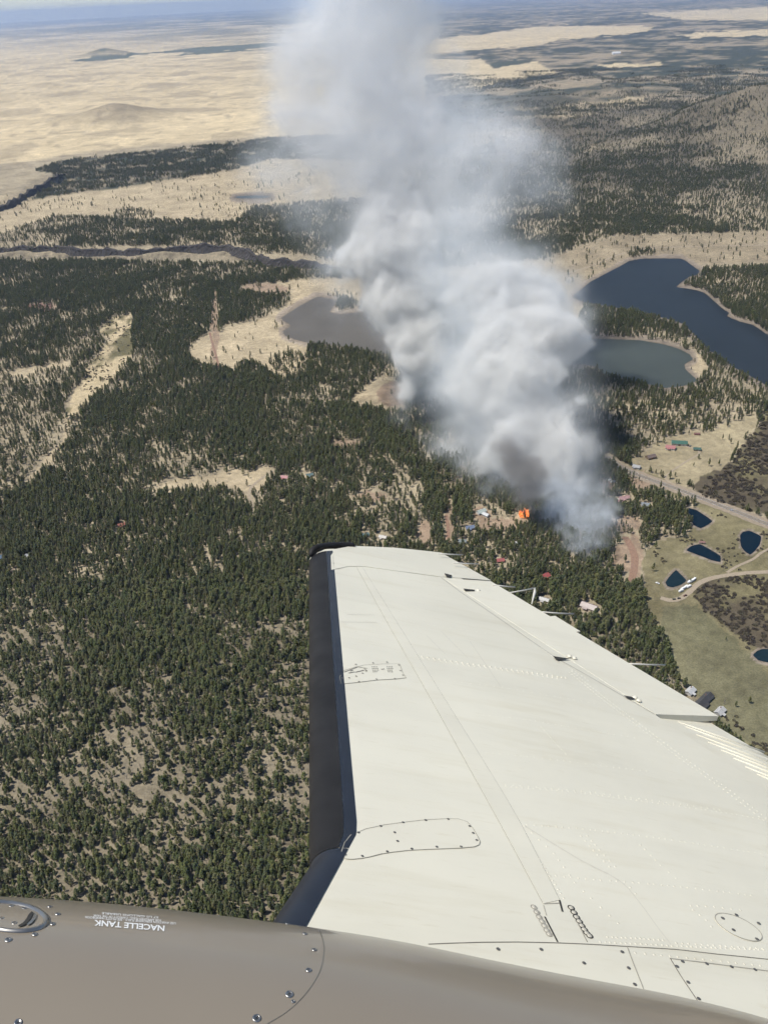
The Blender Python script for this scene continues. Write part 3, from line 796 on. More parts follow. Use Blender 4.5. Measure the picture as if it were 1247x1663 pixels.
def bushes(name, polys, per_ha, label, size, thr=.40):
    out = []
    for poly in polys:
        g = np.array([ground(*p)[:2] for p in poly]); x0, y0 = g.min(0); x1, y1 = g.max(0)
        n = int((x1 - x0) * (y1 - y0) / 1e4 * per_ha)
        x = RNG.uniform(x0, x1, n); y = RNG.uniform(y0, y1, n); u, v = to_uv(x, y)
        n1 = fbm(x, y, 55, 1, 4); n4 = fbm(x, y, 14, 4, 3); n9 = fbm(x, y, 34, 61, 3)
        k = inpoly(u + (n1 - .5) * 20, v + (n4 - .5) * 10, poly) & (n9 > thr) & (u < 1380) & (u > -80)
        for (P, w) in ROAD_PTS:
            dd = np.min(np.hypot(x[:, None] - P[None, :, 0], y[:, None] - P[None, :, 1]), axis=1); k &= dd > w * .5 + 3
        for p in LAKES.values(): k &= ~inpoly(u, v, p) & (pdist(u, v, p, 5) > 2)
        out.append(np.stack([x[k], y[k]], -1))
    P = np.vstack(out); z = height(P[:, 0], P[:, 1])
    w = RNG.uniform(.6, 1.3, len(P)) * size
    o = scatter(name, np.column_stack([P, z]), w * RNG.uniform(.5, .8, len(P)), w, BUSH)
    tag(o, label, 'thicket', kind='stuff')
bushes('willow_thicket', [SHRUB[0]], 330, 'grey brown willow thicket beside the ranch meadow and highway', 5.5, .42)
bushes('willow_thicket', [SHRUB[1]], 520, 'dark brown willow thicket inside the curve of the gravel road', 4.5, .30)
bushes('streamside_brush', [MEADOW[3], MEADOW[4]], 120, 'low olive brush in ripples along the pale creek meadow', 4.0, .55)
bushes('pond_side_brush', [[(1040,905),(1118,868),(1130,820),(1247,860),(1400,900),(1400,940),(1180,930),(1120,925),(1080,920)]], 170, 'scattered low brush on the grassy flats between the ponds', 3.5, .5)
bushes('field_edge_brush', [[(1130,985),(1190,1030),(1247,1085),(1400,1160),(1400,1120),(1247,1050),(1180,1010)], [(1150,1150),(1200,1165),(1247,1215),(1300,1260),(1200,1220)]], 160, 'dark brush along the wet lower edge of the brown field', 4.0, .4)

# ------------------------------------------------------------------ houses
_mc = {}
def paint(name, col, rough=.6, **k):
    key = (name, tuple(col))
    if key not in _mc: _mc[key] = mat(name, col, rough, k.get('var', .10), k.get('scale', .6))
    return _mc[key]
def box(x0, x1, y0, y1, z0, z1):
    v = [(x, y, z) for x in (x0, x1) for y in (y0, y1) for z in (z0, z1)]
    return v, [(0, 1, 3, 2), (4, 6, 7, 5), (0, 4, 5, 1), (2, 3, 7, 6), (0, 2, 6, 4), (1, 5, 7, 3)]
def boxes(name, bl, m, parent=None):
    vs, fs = [], []
    for b in bl:
        v, f = box(*b); o = len(vs); vs += v; fs += [tuple(q + o for q in t) for t in f]
    return link(name, mesh(name, vs, fs, m), parent)
MAT['glass'] = mat('window_glass', (.03, .04, .05), .1)
MAT['wood'] = mat('door_wood', (.16, .09, .05), .7, .2, 3)
MAT['brick'] = mat('chimney_brick', (.24, .14, .11), .9, .2, 3)
def house(h):
    nm, lab, u, v, w, d, wh, rot, rc, wc = h
    if w < 40: w *= .86; d *= .86
    gr = sum(rc) / 3; rc = tuple(.68 * (.68 * c + .32 * gr) for c in rc)
    g = ground(u, v); z = float(height(np.array([g[0]]), np.array([g[1]]))[0])
    e = empty(nm, (g[0], g[1], z - .2), R(rot)); tag(e, lab, nm)
    a, b = w / 2, d / 2; rise = d * .28; ov = .6
    wm = paint('house_wall', wc); rm = paint('metal_roof', rc, .45, var=.16, scale=.35)
    vs = [(-a,-b,0),(a,-b,0),(a,b,0),(-a,b,0),(-a,-b,wh),(a,-b,wh),(a,b,wh),(-a,b,wh),(-a,0,wh+rise),(a,0,wh+rise)]
    fs = [(0,1,5,4),(2,3,7,6),(1,2,6,9,5),(3,0,4,8,7)]
    link('wall', mesh('wall', vs, fs, wm), e)
    sl = rise / b; eb = b + ov; ez = wh - ov * sl + .05; rz = wh + rise + .05; ea = a + ov; t = .18
    vs = [(-ea,-eb,ez),(ea,-eb,ez),(ea,0,rz),(-ea,0,rz),(ea,eb,ez),(-ea,eb,ez)]
    vs += [(x, y, z + t) for (x, y, z) in vs]
    fs = [(0,3,2,1),(3,5,4,2),(6,7,8,9),(9,8,10,11),(0,1,7,6),(4,5,11,10),(1,2,8,7),(2,4,10,8),(3,0,6,9),(5,3,9,11)]
    rf = link('roof', mesh('roof', vs, fs, rm), e)
    if w > 11 and nm in ('house', 'cabin'):
        boxes('chimney', [(a * .45, a * .45 + .9, -.4 + b * .3, .5 + b * .3, wh + .4, wh + rise + 1.2)], MAT['brick'], rf)
        # porch: a lower wing with its own roof
        pw = w * .34; pa = -a * .3
        vs = [(pa-pw/2,-b-3.4,wh-.75),(pa+pw/2,-b-3.4,wh-.75),(pa+pw/2,-b+.2,wh+.1),(pa-pw/2,-b+.2,wh+.1)]
        vs += [(x, y, q + .15) for (x, y, q) in vs]
        link('porch_roof', mesh('porch_roof', vs, [(3,2,1,0),(4,5,6,7),(0,1,5,4),(1,2,6,5),(2,3,7,6),(3,0,4,7)], rm), e)
        for sx in (-1, 1): boxes('post', [(pa + sx * (pw / 2 - .3) - .1, pa + sx * (pw / 2 - .3) + .1, -b - 3.2, -b - 3.0, 0, wh - .7)], MAT['wood'], e)
    boxes('door', [(-.6, .6, -b - .06, -b + .02, .2, 2.3)] if nm != 'barn' else [(-2, 2, -b - .06, -b + .02, .2, 3.4)], MAT['wood'], e)
    if nm != 'shed':
        for sx in (-.62, .55):
            boxes('window', [(sx * a - .7, sx * a + .7, -b - .05, -b + .02, 1.1, 2.3)], MAT['glass'], e)
        boxes('window', [(a - .02, a + .05, -.8, .8, 1.1, 2.3)], MAT['glass'], e)
    return e
for h in HOUSES: house(h)

# ------------------------------------------------------------------ vehicles
MAT['tyre'] = mat('tyre_rubber', (.02, .02, .02), .9)
def wheel_mesh():
    vs, fs = [], []
    n = 10; r = .38
    for y in (-.13, .13):
        for k in range(n): vs.append((math.cos(6.283 * k / n) * r, y, math.sin(6.283 * k / n) * r))
    for k in range(n): fs.append((k, (k + 1) % n, n + (k + 1) % n, n + k))
    fs += [tuple(range(n))[::-1], tuple(range(n, 2 * n))]
    return mesh('wheel', vs, fs, MAT['tyre'])
WHEEL = wheel_mesh()
def profile(name, pts, w, m, parent):
    n = len(pts); vs = [(x, -w, z) for x, z in pts] + [(x, w, z) for x, z in pts]
    fs = [tuple(range(n)), tuple(range(2 * n - 1, n - 1, -1))] + [(i, n + i, n + (i + 1) % n, (i + 1) % n) for i in range(n)]
    me = mesh(name, vs, fs, m); bm = bmesh.new(); bm.from_mesh(me); bmesh.ops.recalc_face_normals(bm, faces=bm.faces); bm.to_mesh(me); bm.free()
    return link(name, me, parent)
def vehicle(kind, lab, u, v, rot, col, group=None):
    g = ground(u, v); e = empty(kind, (g[0], g[1], .30), R(rot))
    m = paint('vehicle_paint', col, .35)
    if kind == 'camper_trailer':
        profile('body', [(-3.6,.6),(-3.7,1.2),(-3.5,2.9),(3.3,3.0),(3.9,2.2),(3.6,.6)], 1.25, m, e)
        boxes('window', [(-1.5, -.3, -1.28, -1.24, 1.5, 2.2), (1.2, 2.2, -1.28, -1.24, 1.5, 2.2)], MAT['glass'], e)
        boxes('drawbar', [(3.6, 4.9, -.08, .08, .45, .6)], MAT['tyre'], e)
        wx = (-.5, .4)
    elif kind == 'pickup_truck':
        profile('body', [(-2.8,.45),(-2.8,1.15),(-.6,1.2),(-.5,1.25),(1.2,1.25),(2.7,1.1),(2.8,.45)], .98, m, e)
        profile('cab', [(-.7,1.15),(-.5,1.9),(.7,1.92),(1.4,1.2)], .88, MAT['glass'], e)
        boxes('cab_roof', [(-.5, .7, -.86, .86, 1.92, 1.98)], m, e)
        wx = (-1.8, 1.8)
    else:
        profile('body', [(-2.3,.4),(-2.35,1.0),(-1.9,1.1),(1.0,1.1),(2.3,.9),(2.35,.4)], .9, m, e)
        profile('cabin_glass', [(-2.0,1.05),(-1.6,1.6),(.3,1.62),(1.1,1.08)], .8, MAT['glass'], e)
        boxes('cabin_roof', [(-1.6, .3, -.78, .78, 1.6, 1.67)], m, e)
        wx = (-1.45, 1.45)
    for x in wx:
        for s in (-1, 1):
            w = link('wheel', WHEEL, e); w.location = (x, s * (1.1 if kind == 'camper_trailer' else .85), .38)
    tag(e, lab, kind.replace('_', ' '), group)
W = (.80, .80, .78)
RV = [(1105, 961, 28), (1108, 957.5, 30), (1113, 954.5, 35), (1117.5, 954, 32), (1119, 946, 40), (1122, 945, 38), (1126, 942.5, 40)]
for u, v, r in RV:
    vehicle('camper_trailer', 'white camper trailer in the row parked between the three-cornered pond and gravel road', u, v, r, W, 'trailers parked by the three-cornered pond')
vehicle('car', 'dark green car on the inner bend of the gravel road', 1094, 974, 8, (.03, .05, .04))
vehicle('car', 'black car on the bend of the gravel road next to a dark green one', 1102, 972.5, 12, (.012, .012, .014))
vehicle('pickup_truck', 'dark pickup truck with reddish bed edge on the bend of the gravel road', 1112, 968, 25, (.10, .03, .02))
vehicle('pickup_truck', 'white pickup truck in the trees on the left bank of the three-cornered pond', 1067, 948, -40, W)
for u, v, r in [(978, 775, 20), (982, 777, 20), (986, 779, 25), (990, 781, 25), (994, 783.5, 30), (998, 784, 25), (1002, 786, 20)]:
    vehicle('camper_trailer', 'white camper trailer in the row parked at the smoke edge near the highway', u, v, r, W, 'trailers parked at the smoke edge')
vehicle('car', 'silver car on the highway below the ranch meadow', 1187, 829, -22, (.5, .5, .5))
vehicle('pickup_truck', 'grey pickup truck beside the green ranch barn', 1120, 725, 40, (.2, .2, .21))

# ------------------------------------------------------------------ flames
def flame_mat():
    m = bpy.data.materials.new('flame'); m.use_nodes = True
    t = m.node_tree; p = t.nodes['Principled BSDF']
    p.inputs['Base Color'].default_value = (.6, .1, .01, 1)
    tc = t.nodes.new('ShaderNodeTexCoord'); nz = t.nodes.new('ShaderNodeTexNoise'); nz.inputs['Scale'].default_value = .55; nz.inputs['Detail'].default_value = 4
    t.links.new(tc.outputs['Object'], nz.inputs['Vector'])
    cr = t.nodes.new('ShaderNodeValToRGB'); e = cr.color_ramp.elements
    e[0].position = .36; e[0].color = (.30, .02, .006, 1); e[1].position = .62; e[1].color = (1.0, .60, .20, 1)
    n = e.new(.47); n.color = (.95, .16, .03, 1)
    t.links.new(nz.outputs['Fac'], cr.inputs[0]); t.links.new(cr.outputs[0], p.inputs['Emission Color'])
    p.inputs['Emission Strength'].default_value = 1.25
    return m
FM = flame_mat()
def flames(name, lab, u, v, count, spread, hmax, seed):
    rnd = random.Random(seed)
    g = ground(u, v); e = empty(name, (g[0], g[1], .2)); tag(e, lab, 'fire')
    for k in range(count):
        a = rnd.uniform(0, 6.28); rr = spread * math.sqrt(rnd.random()); x, y = rr * math.cos(a), rr * math.sin(a) * .6
        H = hmax * (1 - .55 * rr / spread) * rnd.uniform(.6, 1.1); w = rnd.uniform(.05, .12) * hmax
        vs, fs = [], []
        nr, ns = 7, 7; ph = rnd.uniform(0, 6)
        z0 = rnd.uniform(0, .35) * hmax * .5
        for j in range(nr):
            t = j / (nr - 1); r = w * (math.sin(math.pi * min(1, t * .8 + .22)) ** .9) * (1 - t * .55) if t < 1 else .02
            ox = math.sin(t * 5 + ph) * w * .5 * t - .12 * H * t; oy = math.cos(t * 4 + ph) * w * .4 * t + .2 * H * t
            for q in range(ns):
                aa = 6.283 * q / ns; jr = r * rnd.uniform(.7, 1.3)
                vs.append((x + ox + math.cos(aa) * jr, y + oy + math.sin(aa) * jr, z0 + H * t))
        for j in range(nr - 1):
            for q in range(ns): fs.append((j * ns + q, j * ns + (q + 1) % ns, (j + 1) * ns + (q + 1) % ns, (j + 1) * ns + q))
        fs.append(tuple(range(ns))[::-1]); fs.append(tuple(range((nr - 1) * ns, nr * ns)))
        link('flame_tongue', mesh('flame_tongue', vs, fs, FM, True), e)
flames('wildfire_flame', 'bright orange flames torching a pine at the foot of the dark smoke', 852, 840, 26, 8.5, 17, 5)

# ------------------------------------------------------------------ smoke
def slant(u, v, y0, lean=.5):
    d = pray(u, v); t = (y0 + lean * ALT) / (d[1] - lean * d[2])
    return CAMP + t * d, t

def smoke(name, label, puffs, voxel, material, pad=55, warp=(26, 70), billow=((95, 1.0), (38, .6), (16, .4)), bias=.30, gain=1.6, seed=0.0, zmin=1.0, core=None, veil=.03):
    """puffs: (centre xyz, radius m, amount).  A density grid made of soft puffs, warped and eroded by turbulence."""
    C = np.array([p[0] for p in puffs]); Rr = np.array([p[1] for p in puffs])
    lo = (C - Rr[:, None]).min(0) - pad; hi = (C + Rr[:, None]).max(0) + pad; lo[2] = max(lo[2], zmin)
    org = (lo + hi) / 2; org[2] = lo[2]
    ng = bpy.data.node_groups.new(name, 'GeometryNodeTree')
    ng.interface.new_socket('Geometry', in_out='INPUT', socket_type='NodeSocketGeometry')
    ng.interface.new_socket('Geometry', in_out='OUTPUT', socket_type='NodeSocketGeometry')
    N = ng.nodes; L = ng.links
    go = N.new('NodeGroupOutput'); vc = N.new('GeometryNodeVolumeCube')
    vc.inputs['Min'].default_value = tuple(lo - org); vc.inputs['Max'].default_value = tuple(hi - org)
    res = np.maximum(8, np.round((hi - lo) / voxel)).astype(int)
    for k, ax in enumerate('XYZ'): vc.inputs['Resolution ' + ax].default_value = int(res[k])
    pos = N.new('GeometryNodeInputPosition').outputs[0]
    def vmath(op, a, b=None, sc=None):
        n = N.new('ShaderNodeVectorMath'); n.operation = op
        for i, q in enumerate((a, b)):
            if q is None: continue
            if isinstance(q, (tuple, list, np.ndarray)): n.inputs[i].default_value = tuple(float(w) for w in q)
            else: L.new(q, n.inputs[i])
        if sc is not None: n.inputs['Scale'].default_value = sc
        return n
    def smath(op, a, b=None, c=None, clamp=False):
        n = N.new('ShaderNodeMath'); n.operation = op; n.use_clamp = clamp
        for i, q in enumerate((a, b, c)):
            if q is None: continue
            if isinstance(q, (int, float)): n.inputs[i].default_value = float(q)
            else: L.new(q, n.inputs[i])
        return n.outputs[0]
    def noise(vec, size, detail, rough=.55, off=0.0):
        sc = vmath('SCALE', vec, sc=1.0 / size); ad = vmath('ADD', sc.outputs[0], (seed + off, seed * .7 - off, off * 1.7))
        n = N.new('ShaderNodeTexNoise'); n.inputs['Scale'].default_value = 1.0; n.inputs['Detail'].default_value = detail; n.inputs['Roughness'].default_value = rough
        L.new(ad.outputs[0], n.inputs['Vector'])
        return n
    w = noise(pos, warp[1], 2, .5, 3.1)
    wv = vmath('SUBTRACT', w.outputs['Color'], (.5, .5, .5)); wv = vmath('SCALE', wv.outputs[0], sc=warp[0] * 2.0)
    p2 = vmath('ADD', pos, wv.outputs[0]).outputs[0]
    total = None
    for (c, r, a) in puffs:
        d = vmath('DISTANCE', p2, np.array(c) - org).outputs['Value']
        q = smath('DIVIDE', d, float(r)); q = smath('MULTIPLY', q, q); q = smath('SUBTRACT', 1.0, q, clamp=True); q = smath('MULTIPLY', q, q)
        q = smath('MULTIPLY', q, float(a))
        total = q if total is None else smath('ADD', total, q)
    # saturate so overlapping puffs do not pile up
    e = total
    acc = None; wsum = 0
    for i, (size, amp) in enumerate(billow):
        n = noise(p2 if i == 0 else pos, size, 4 if i == 0 else 3, .58, 11.0 + 7 * i).outputs['Fac']
        # billowed: creases dark, bulges full
        n = smath('SUBTRACT', n, .5); n = smath('ABSOLUTE', n); n = smath('MULTIPLY', n, 2.6 * amp)
        acc = n if acc is None else smath('ADD', acc, n); wsum += amp
    acc = smath('DIVIDE', acc, wsum)
    er = smath('SUBTRACT', .62, acc); er = smath('MULTIPLY', er, 2.9)
    dn = smath('SUBTRACT', e, bias); dn = smath('SUBTRACT', dn, er)
    dn = smath('MULTIPLY', dn, gain)
    rim = smath('MULTIPLY', e, 2.2, clamp=True); dn = smath('MULTIPLY', dn, rim)
    if core:
        cn = noise(p2, core[0], 5, .6, 51.0).outputs['Fac']; cn = smath('SUBTRACT', cn, .5); cn = smath('ABSOLUTE', cn); cn = smath('MULTIPLY', cn, core[3])
        ck = smath('SUBTRACT', e, core[1]); ck = smath('ADD', ck, cn); big = noise(pos, core[0] * 3.2, 2, .5, 77.0).outputs['Fac']; big = smath('SUBTRACT', big, .5); big = smath('MULTIPLY', big, 2.4)
        ck = smath('ADD', ck, big)
        hz = N.new('ShaderNodeSeparateXYZ'); L.new(pos, hz.inputs[0]); hr = smath('SUBTRACT', hz.outputs['Z'], 220.0); hr = smath('MULTIPLY', hr, 1 / 330.0); hr = smath('MAXIMUM', hr, 0.0); ck = smath('SUBTRACT', ck, hr)   # billows soften as the smoke rises
        ck = smath('MULTIPLY', ck, 2.6, clamp=True); ck = smath('MULTIPLY', ck, core[2])
    thin = smath('MULTIPLY', e, veil)                     # a thin veil beyond the billows
    dn = smath('MAXIMUM', dn, 0.0); dn = smath('MINIMUM', dn, 1.0); dn = smath('POWER', dn, 1.8)
    dn = smath('ADD', dn, thin)
    if core: dn = smath('ADD', dn, ck)
    sz = N.new('ShaderNodeSeparateXYZ'); L.new(pos, sz.inputs[0])
    L.new(dn, vc.inputs['Density']); vc.inputs['Background'].default_value = 0.0
    sm = N.new('GeometryNodeSetMaterial'); sm.inputs['Material'].default_value = material
    L.new(vc.outputs[0], sm.inputs[0]); L.new(sm.outputs[0], go.inputs[0])
    vd = bpy.data.volumes.new(name); vd.materials.append(material)
    vd.render.space = 'OBJECT'
    o = bpy.data.objects.new(name, vd); COL.objects.link(o); o.location = tuple(org)
    md = o.modifiers.new('smoke', 'NODES'); md.node_group = ng
    tag(o, label, 'smoke', kind='stuff')
    print(name, 'voxels', res, res.prod())
    return o

def smoke_mat(name, col, density, aniso=.25, absorb=(0, 0, 0), aged=None, blue=None):
    m = bpy.data.materials.new(name); m.use_nodes = True
    t = m.node_tree; t.nodes.remove(t.nodes['Principled BSDF'])
    out = [n for n in t.nodes if n.type == 'OUTPUT_MATERIAL'][0]
    pv = t.nodes.new('ShaderNodeVolumePrincipled')
    pv.inputs['Color'].default_value = (*col, 1); pv.inputs['Anisotropy'].default_value = aniso
    pv.inputs['Density Attribute'].default_value = 'density'; pv.inputs['Density'].default_value = density
    pv.inputs['Absorption Color'].default_value = (*absorb, 1)
    t.links.new(pv.outputs[0], out.inputs['Volume'])
    if aged:                         # older smoke higher up is greyer
        geo = t.nodes.new('ShaderNodeNewGeometry'); sx = t.nodes.new('ShaderNodeSeparateXYZ'); t.links.new(geo.outputs['Position'], sx.inputs[0])
        mr = t.nodes.new('ShaderNodeMapRange'); mr.inputs['From Min'].default_value = 180; mr.inputs['From Max'].default_value = 520
        t.links.new(sx.outputs['Z'], mr.inputs['Value'])
        mx = t.nodes.new('ShaderNodeMix'); mx.data_type = 'RGBA'; t.links.new(mr.outputs[0], mx.inputs['Factor'])
        mx.inputs['A'].default_value = (*col, 1); mx.inputs['B'].default_value = (*aged, 1)
        t.links.new(mx.outputs['Result'], pv.inputs['Color'])
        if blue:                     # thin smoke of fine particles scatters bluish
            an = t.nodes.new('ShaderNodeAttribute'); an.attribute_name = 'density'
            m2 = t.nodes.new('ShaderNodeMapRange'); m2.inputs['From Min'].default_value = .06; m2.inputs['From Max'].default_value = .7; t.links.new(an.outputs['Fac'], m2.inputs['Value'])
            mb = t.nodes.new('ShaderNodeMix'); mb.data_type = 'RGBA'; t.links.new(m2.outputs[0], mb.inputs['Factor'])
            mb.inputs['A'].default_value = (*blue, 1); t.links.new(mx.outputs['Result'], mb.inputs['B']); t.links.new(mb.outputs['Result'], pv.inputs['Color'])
    return m
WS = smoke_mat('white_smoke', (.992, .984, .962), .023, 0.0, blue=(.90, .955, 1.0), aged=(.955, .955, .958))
DS = smoke_mat('dark_smoke', (.62, .60, .58), .075)
def puff_list(rows, lean=.5, grow=1.38):
    out = []
    for (u, v, r, a, y0) in rows:
        c, t = slant(u, v, y0, lean)
        out.append((c, grow * r * t / F, a * float(np.interp(v, [-200, 200, 330, 450, 520], [.95, 1.0, 1.0, 1, 1]))))
    return out
yb = ground(852, 838)[1]; yl = ground(655, 700)[1]; ym = ground(720, 745)[1]; yf = ground(960, 905)[1]
PLUME = puff_list([
 (760,735,62,1.1,ym),(800,765,60,1.2,yb+120),(860,745,75,1.3,yb+60),(930,755,62,1.2,yb+40),(955,790,42,.9,yb),(840,690,95,1.3,yb+80),(925,690,58,1.1,yb+60),(760,660,80,1.2,ym),
 (790,600,100,1.3,yb+120),(880,600,90,1.25,yb+120),(720,610,60,1.0,ym+60),(915,520,62,1.15,yb+140),(820,520,105,1.25,yb+160),(720,520,85,1.25,ym+120),
 (652,708,20,1.0,yl),(648,680,24,1.1,yl),(660,640,30,1.5,yl),(672,600,36,1.5,yl),(650,560,40,1.2,yl),(690,560,50,1.2,yl),(640,505,55,1.6,yl),(610,520,35,.8,yl),
 (660,440,72,1.7,yl),(750,430,95,1.25,yb+200),(850,450,72,1.1,yb+200),(920,470,42,.95,yb+200),(640,385,66,1.7,yl),(700,360,82,1.2,yl),(790,350,72,1.0,yb+250),(600,330,70,1.1,yl),
 (680,270,95,1.1,yl),(780,260,85,1.0,yb+250),(865,275,62,.9,yb+250),(820,210,70,.9,yb+250),(580,260,85,1.0,yl),(720,190,85,1.0,yl),(520,215,70,.85,yl),(620,190,100,1.0,yl),(470,190,46,.7,yl),
 (540,130,95,.95,yl),(640,110,95,.95,yl),(480,100,50,.75,yl),(600,50,100,.95,yl),(520,40,70,.85,yl),(680,30,60,.7,yl),(580,-30,105,.95,yl),(660,-60,80,.8,yl),(560,-120,110,.9,yl),(640,-160,110,.85,yl),
 (420,265,50,.42,yl),(470,320,60,.5,yl),(540,400,60,.5,yl),(560,450,60,.45,yl),(720,40,70,.45,yl),(600,470,44,.8,yl),(590,395,50,.75,yl),(505,285,56,.6,yl),(450,230,62,.8,yl),(430,300,56,.6,yl),(500,350,50,.6,yl),(455,150,62,.7,yl),(455,60,60,.65,yl),(720,748,44,1.2,ym),(690,725,30,1.1,yl-40),(560,500,40,.5,yl),(545,440,46,.55,yl),(960,560,36,.7,yb+140),(955,640,34,.7,yb+60),(975,730,34,.7,yb+30),(760,150,60,.5,yl),(900,250,44,.6,yb+250),(890,330,50,.55,yb+250),
])
GROUND_SMOKE = puff_list([
 (900,800,55,.9,yb),(940,830,56,.95,yb-30),(905,850,40,.75,yb-60),(955,865,46,.9,yf+30),(940,895,36,.8,yf),(960,922,28,.75,yf-20),(990,850,44,.75,yf+60),(880,835,26,.5,yb-30),
 (760,775,40,.7,yb+150),(710,745,34,.6,ym),(800,790,40,.6,yb+60),(690,720,30,.5,yl-60),(1010,900,22,.3,yf+20),(980,800,36,.7,yb)], .3)
DARK = puff_list([(850,775,44,1.2,yb-70),(838,745,40,1.2,yb-60),(868,795,32,1.2,yb-50),(850,815,26,1.2,yb-30),(815,725,34,1.0,yb-60),(880,760,30,.9,yb-60)], .3, 1.2)
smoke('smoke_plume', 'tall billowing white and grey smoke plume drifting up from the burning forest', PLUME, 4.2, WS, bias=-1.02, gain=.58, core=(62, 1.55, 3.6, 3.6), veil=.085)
GS = smoke_mat('thin_smoke', (.93, .965, 1.0), .036, 0.0)
smoke('ground_smoke', 'thin bluish smoke filtering through the pines below the plume', GROUND_SMOKE, 4.0, GS, warp=(16, 40), billow=((50, 1.0), (20, .6)), bias=-1.05, gain=.75, seed=4.4)
smoke('dark_smoke', 'dark brown-grey smoke churning directly above the flames', DARK, 3.0, DS, warp=(10, 30), billow=((34, 1.0), (14, .6)), bias=-.95, gain=.8, seed=9.0)

# ------------------------------------------------------------------ haze
def haze():
    m = bpy.data.materials.new('haze_air'); m.use_nodes = True
    t = m.node_tree; t.nodes.remove(t.nodes['Principled BSDF'])
    out = [n for n in t.nodes if n.type == 'OUTPUT_MATERIAL'][0]
    pv = t.nodes.new('ShaderNodeVolumePrincipled'); pv.inputs['Color'].default_value = (.50, .64, .92, 1)
    pv.inputs['Density'].default_value = HAZE; pv.inputs['Anisotropy'].default_value = .2; pv.inputs['Density Attribute'].default_value = ''
    t.links.new(pv.outputs[0], out.inputs['Volume'])
    s = 118000
    o = boxes('haze', [(-s, s, -s, s, -3, 1000)], m)
    tag(o, 'pale blue haze that veils the distant plain', 'haze', kind='stuff')
HAZE = 2.3e-5
haze()

# ------------------------------------------------------------------ the aircraft: right wing and engine nacelle
def cray(u, v): return np.array([(u - CX) / F, (v - CY) / F, 1.0])      # camera frame: right, down, forward
def cam2world(p): return CAMP + p[0] * cR - p[1] * cU + p[2] * cF
nrm = lambda q: q / np.linalg.norm(q)
WA = nrm(np.array([1, .2, .137])); _s = np.array([-.084, -.263, 1.0]); WS_ = nrm(_s - (_s @ WA) * WA); WN = np.cross(WA, WS_)
WO = cray(502, 1375) * 3.0
ORG = cam2world(WO)
def wdir(q): return q[0] * cR - q[1] * cU + q[2] * cF
gA, gS, gN = wdir(WA), wdir(WS_), wdir(WN)      # world axes of the wing: aft, outboard, up

def c_le(s): return .024 if s >= 0 else .024 + .40 * s
def c_white(s): return .172 if s > .12 else max(.172 + .36 * (s - .12), c_le(s) + .06)
def g(c): return -.022 * max(0.0, c - .35) ** 2
def wpos(s, c, n=0.0):     # world offset from ORG
    return gS * s + gA * c + gN * n
def wsc(u, v, lift=0.0):   # pixel -> (s, c) on the upper skin
    d = cray(u, v); n = 0.0
    for _ in range(8):
        t = (WO @ WN + n) / (d @ WN); P = t * d - WO
        s, c = P @ WS_, P @ WA
        n = g(c) + lift
    return s, c

plane = empty('airplane', ORG)
tag(plane, 'cream painted twin-engine airplane wing with black leading edge and grey nacelle', 'airplane')

CREAM = mat('cream_wing_paint', (.70, .668, .548), .36, .05, 1.6, bump=.004, bscale=2.4, spec=.4, detail=6)
CREAM2 = mat('cream_panel_paint', (.695, .662, .542), .36, .035, 3.0, spec=.4)
BOOT = mat('black_rubber_boot', (.018, .0175, .018), .6, .4, 7, bump=.0008, bscale=14, spec=.22)
BOOT2 = mat('boot_navy_sheen', (.018, .022, .032), .4, .15, 12, spec=.35)  # boot rubber with the sky's bluish reflection painted in as navy
SEAM = mat('seam_shadow_sealant', (.34, .32, .265), .8, .2, 30)
DARK_ = mat('dark_gap', (.035, .034, .03), .8)
GREYL = mat('joint_sealant', (.17, .16, .135), .8, .3, 25)
STEEL = mat('screw_steel', (.20, .19, .17), .45, .2, 60, metal=.6)
NAC = mat('taupe_nacelle_paint', (.250, .214, .165), .30, .03, 3.0, coat=.35, bump=.0006, bscale=2.2)
WHITE = mat('white_stencil', (.80, .80, .78), .5)

def wing_weather(m):
    t = m.node_tree; p = t.nodes['Principled BSDF']
    src = p.inputs['Base Color'].links[0].from_socket
    geo = t.nodes.new('ShaderNodeNewGeometry'); cb = t.nodes.new('ShaderNodeCombineXYZ')
    off = t.nodes.new('ShaderNodeVectorMath'); off.operation = 'SUBTRACT'; off.inputs[1].default_value = tuple(ORG); t.links.new(geo.outputs['Position'], off.inputs[0])
    for i, (ax, k) in enumerate(((gS, 9.0), (gA, 1.3))):
        d = t.nodes.new('ShaderNodeVectorMath'); d.operation = 'DOT_PRODUCT'; d.inputs[1].default_value = tuple(ax * k)
        t.links.new(off.outputs[0], d.inputs[0]); t.links.new(d.outputs['Value'], cb.inputs[i])
    prev = src
    for sc, lo, hi, tint in ((1.0, .52, .80, (.90, .88, .83)), (5.0, .60, .82, (.88, .85, .79)), (.35, .45, .75, (.93, .93, .93))):
        nz = t.nodes.new('ShaderNodeTexNoise'); nz.inputs['Scale'].default_value = sc; nz.inputs['Detail'].default_value = 6; nz.inputs['Roughness'].default_value = .62
        t.links.new(cb.outputs[0], nz.inputs['Vector'])
        mr = t.nodes.new('ShaderNodeMapRange'); mr.inputs['From Min'].default_value = lo; mr.inputs['From Max'].default_value = hi
        t.links.new(nz.outputs['Fac'], mr.inputs['Value'])
        mx = t.nodes.new('ShaderNodeMix'); mx.data_type = 'RGBA'; mx.blend_type = 'MULTIPLY'
        t.links.new(mr.outputs[0], mx.inputs['Factor']); t.links.new(prev, mx.inputs['A']); mx.inputs['B'].default_value = (*tint, 1); prev = mx.outputs['Result']
    t.links.new(prev, p.inputs['Base Color'])
wing_weather(CREAM); wing_weather(CREAM2)

def amesh(name, vs, fs, m, parent=plane, smooth=False):
    o = link(name, mesh(name, vs, fs, m, smooth), parent); return o

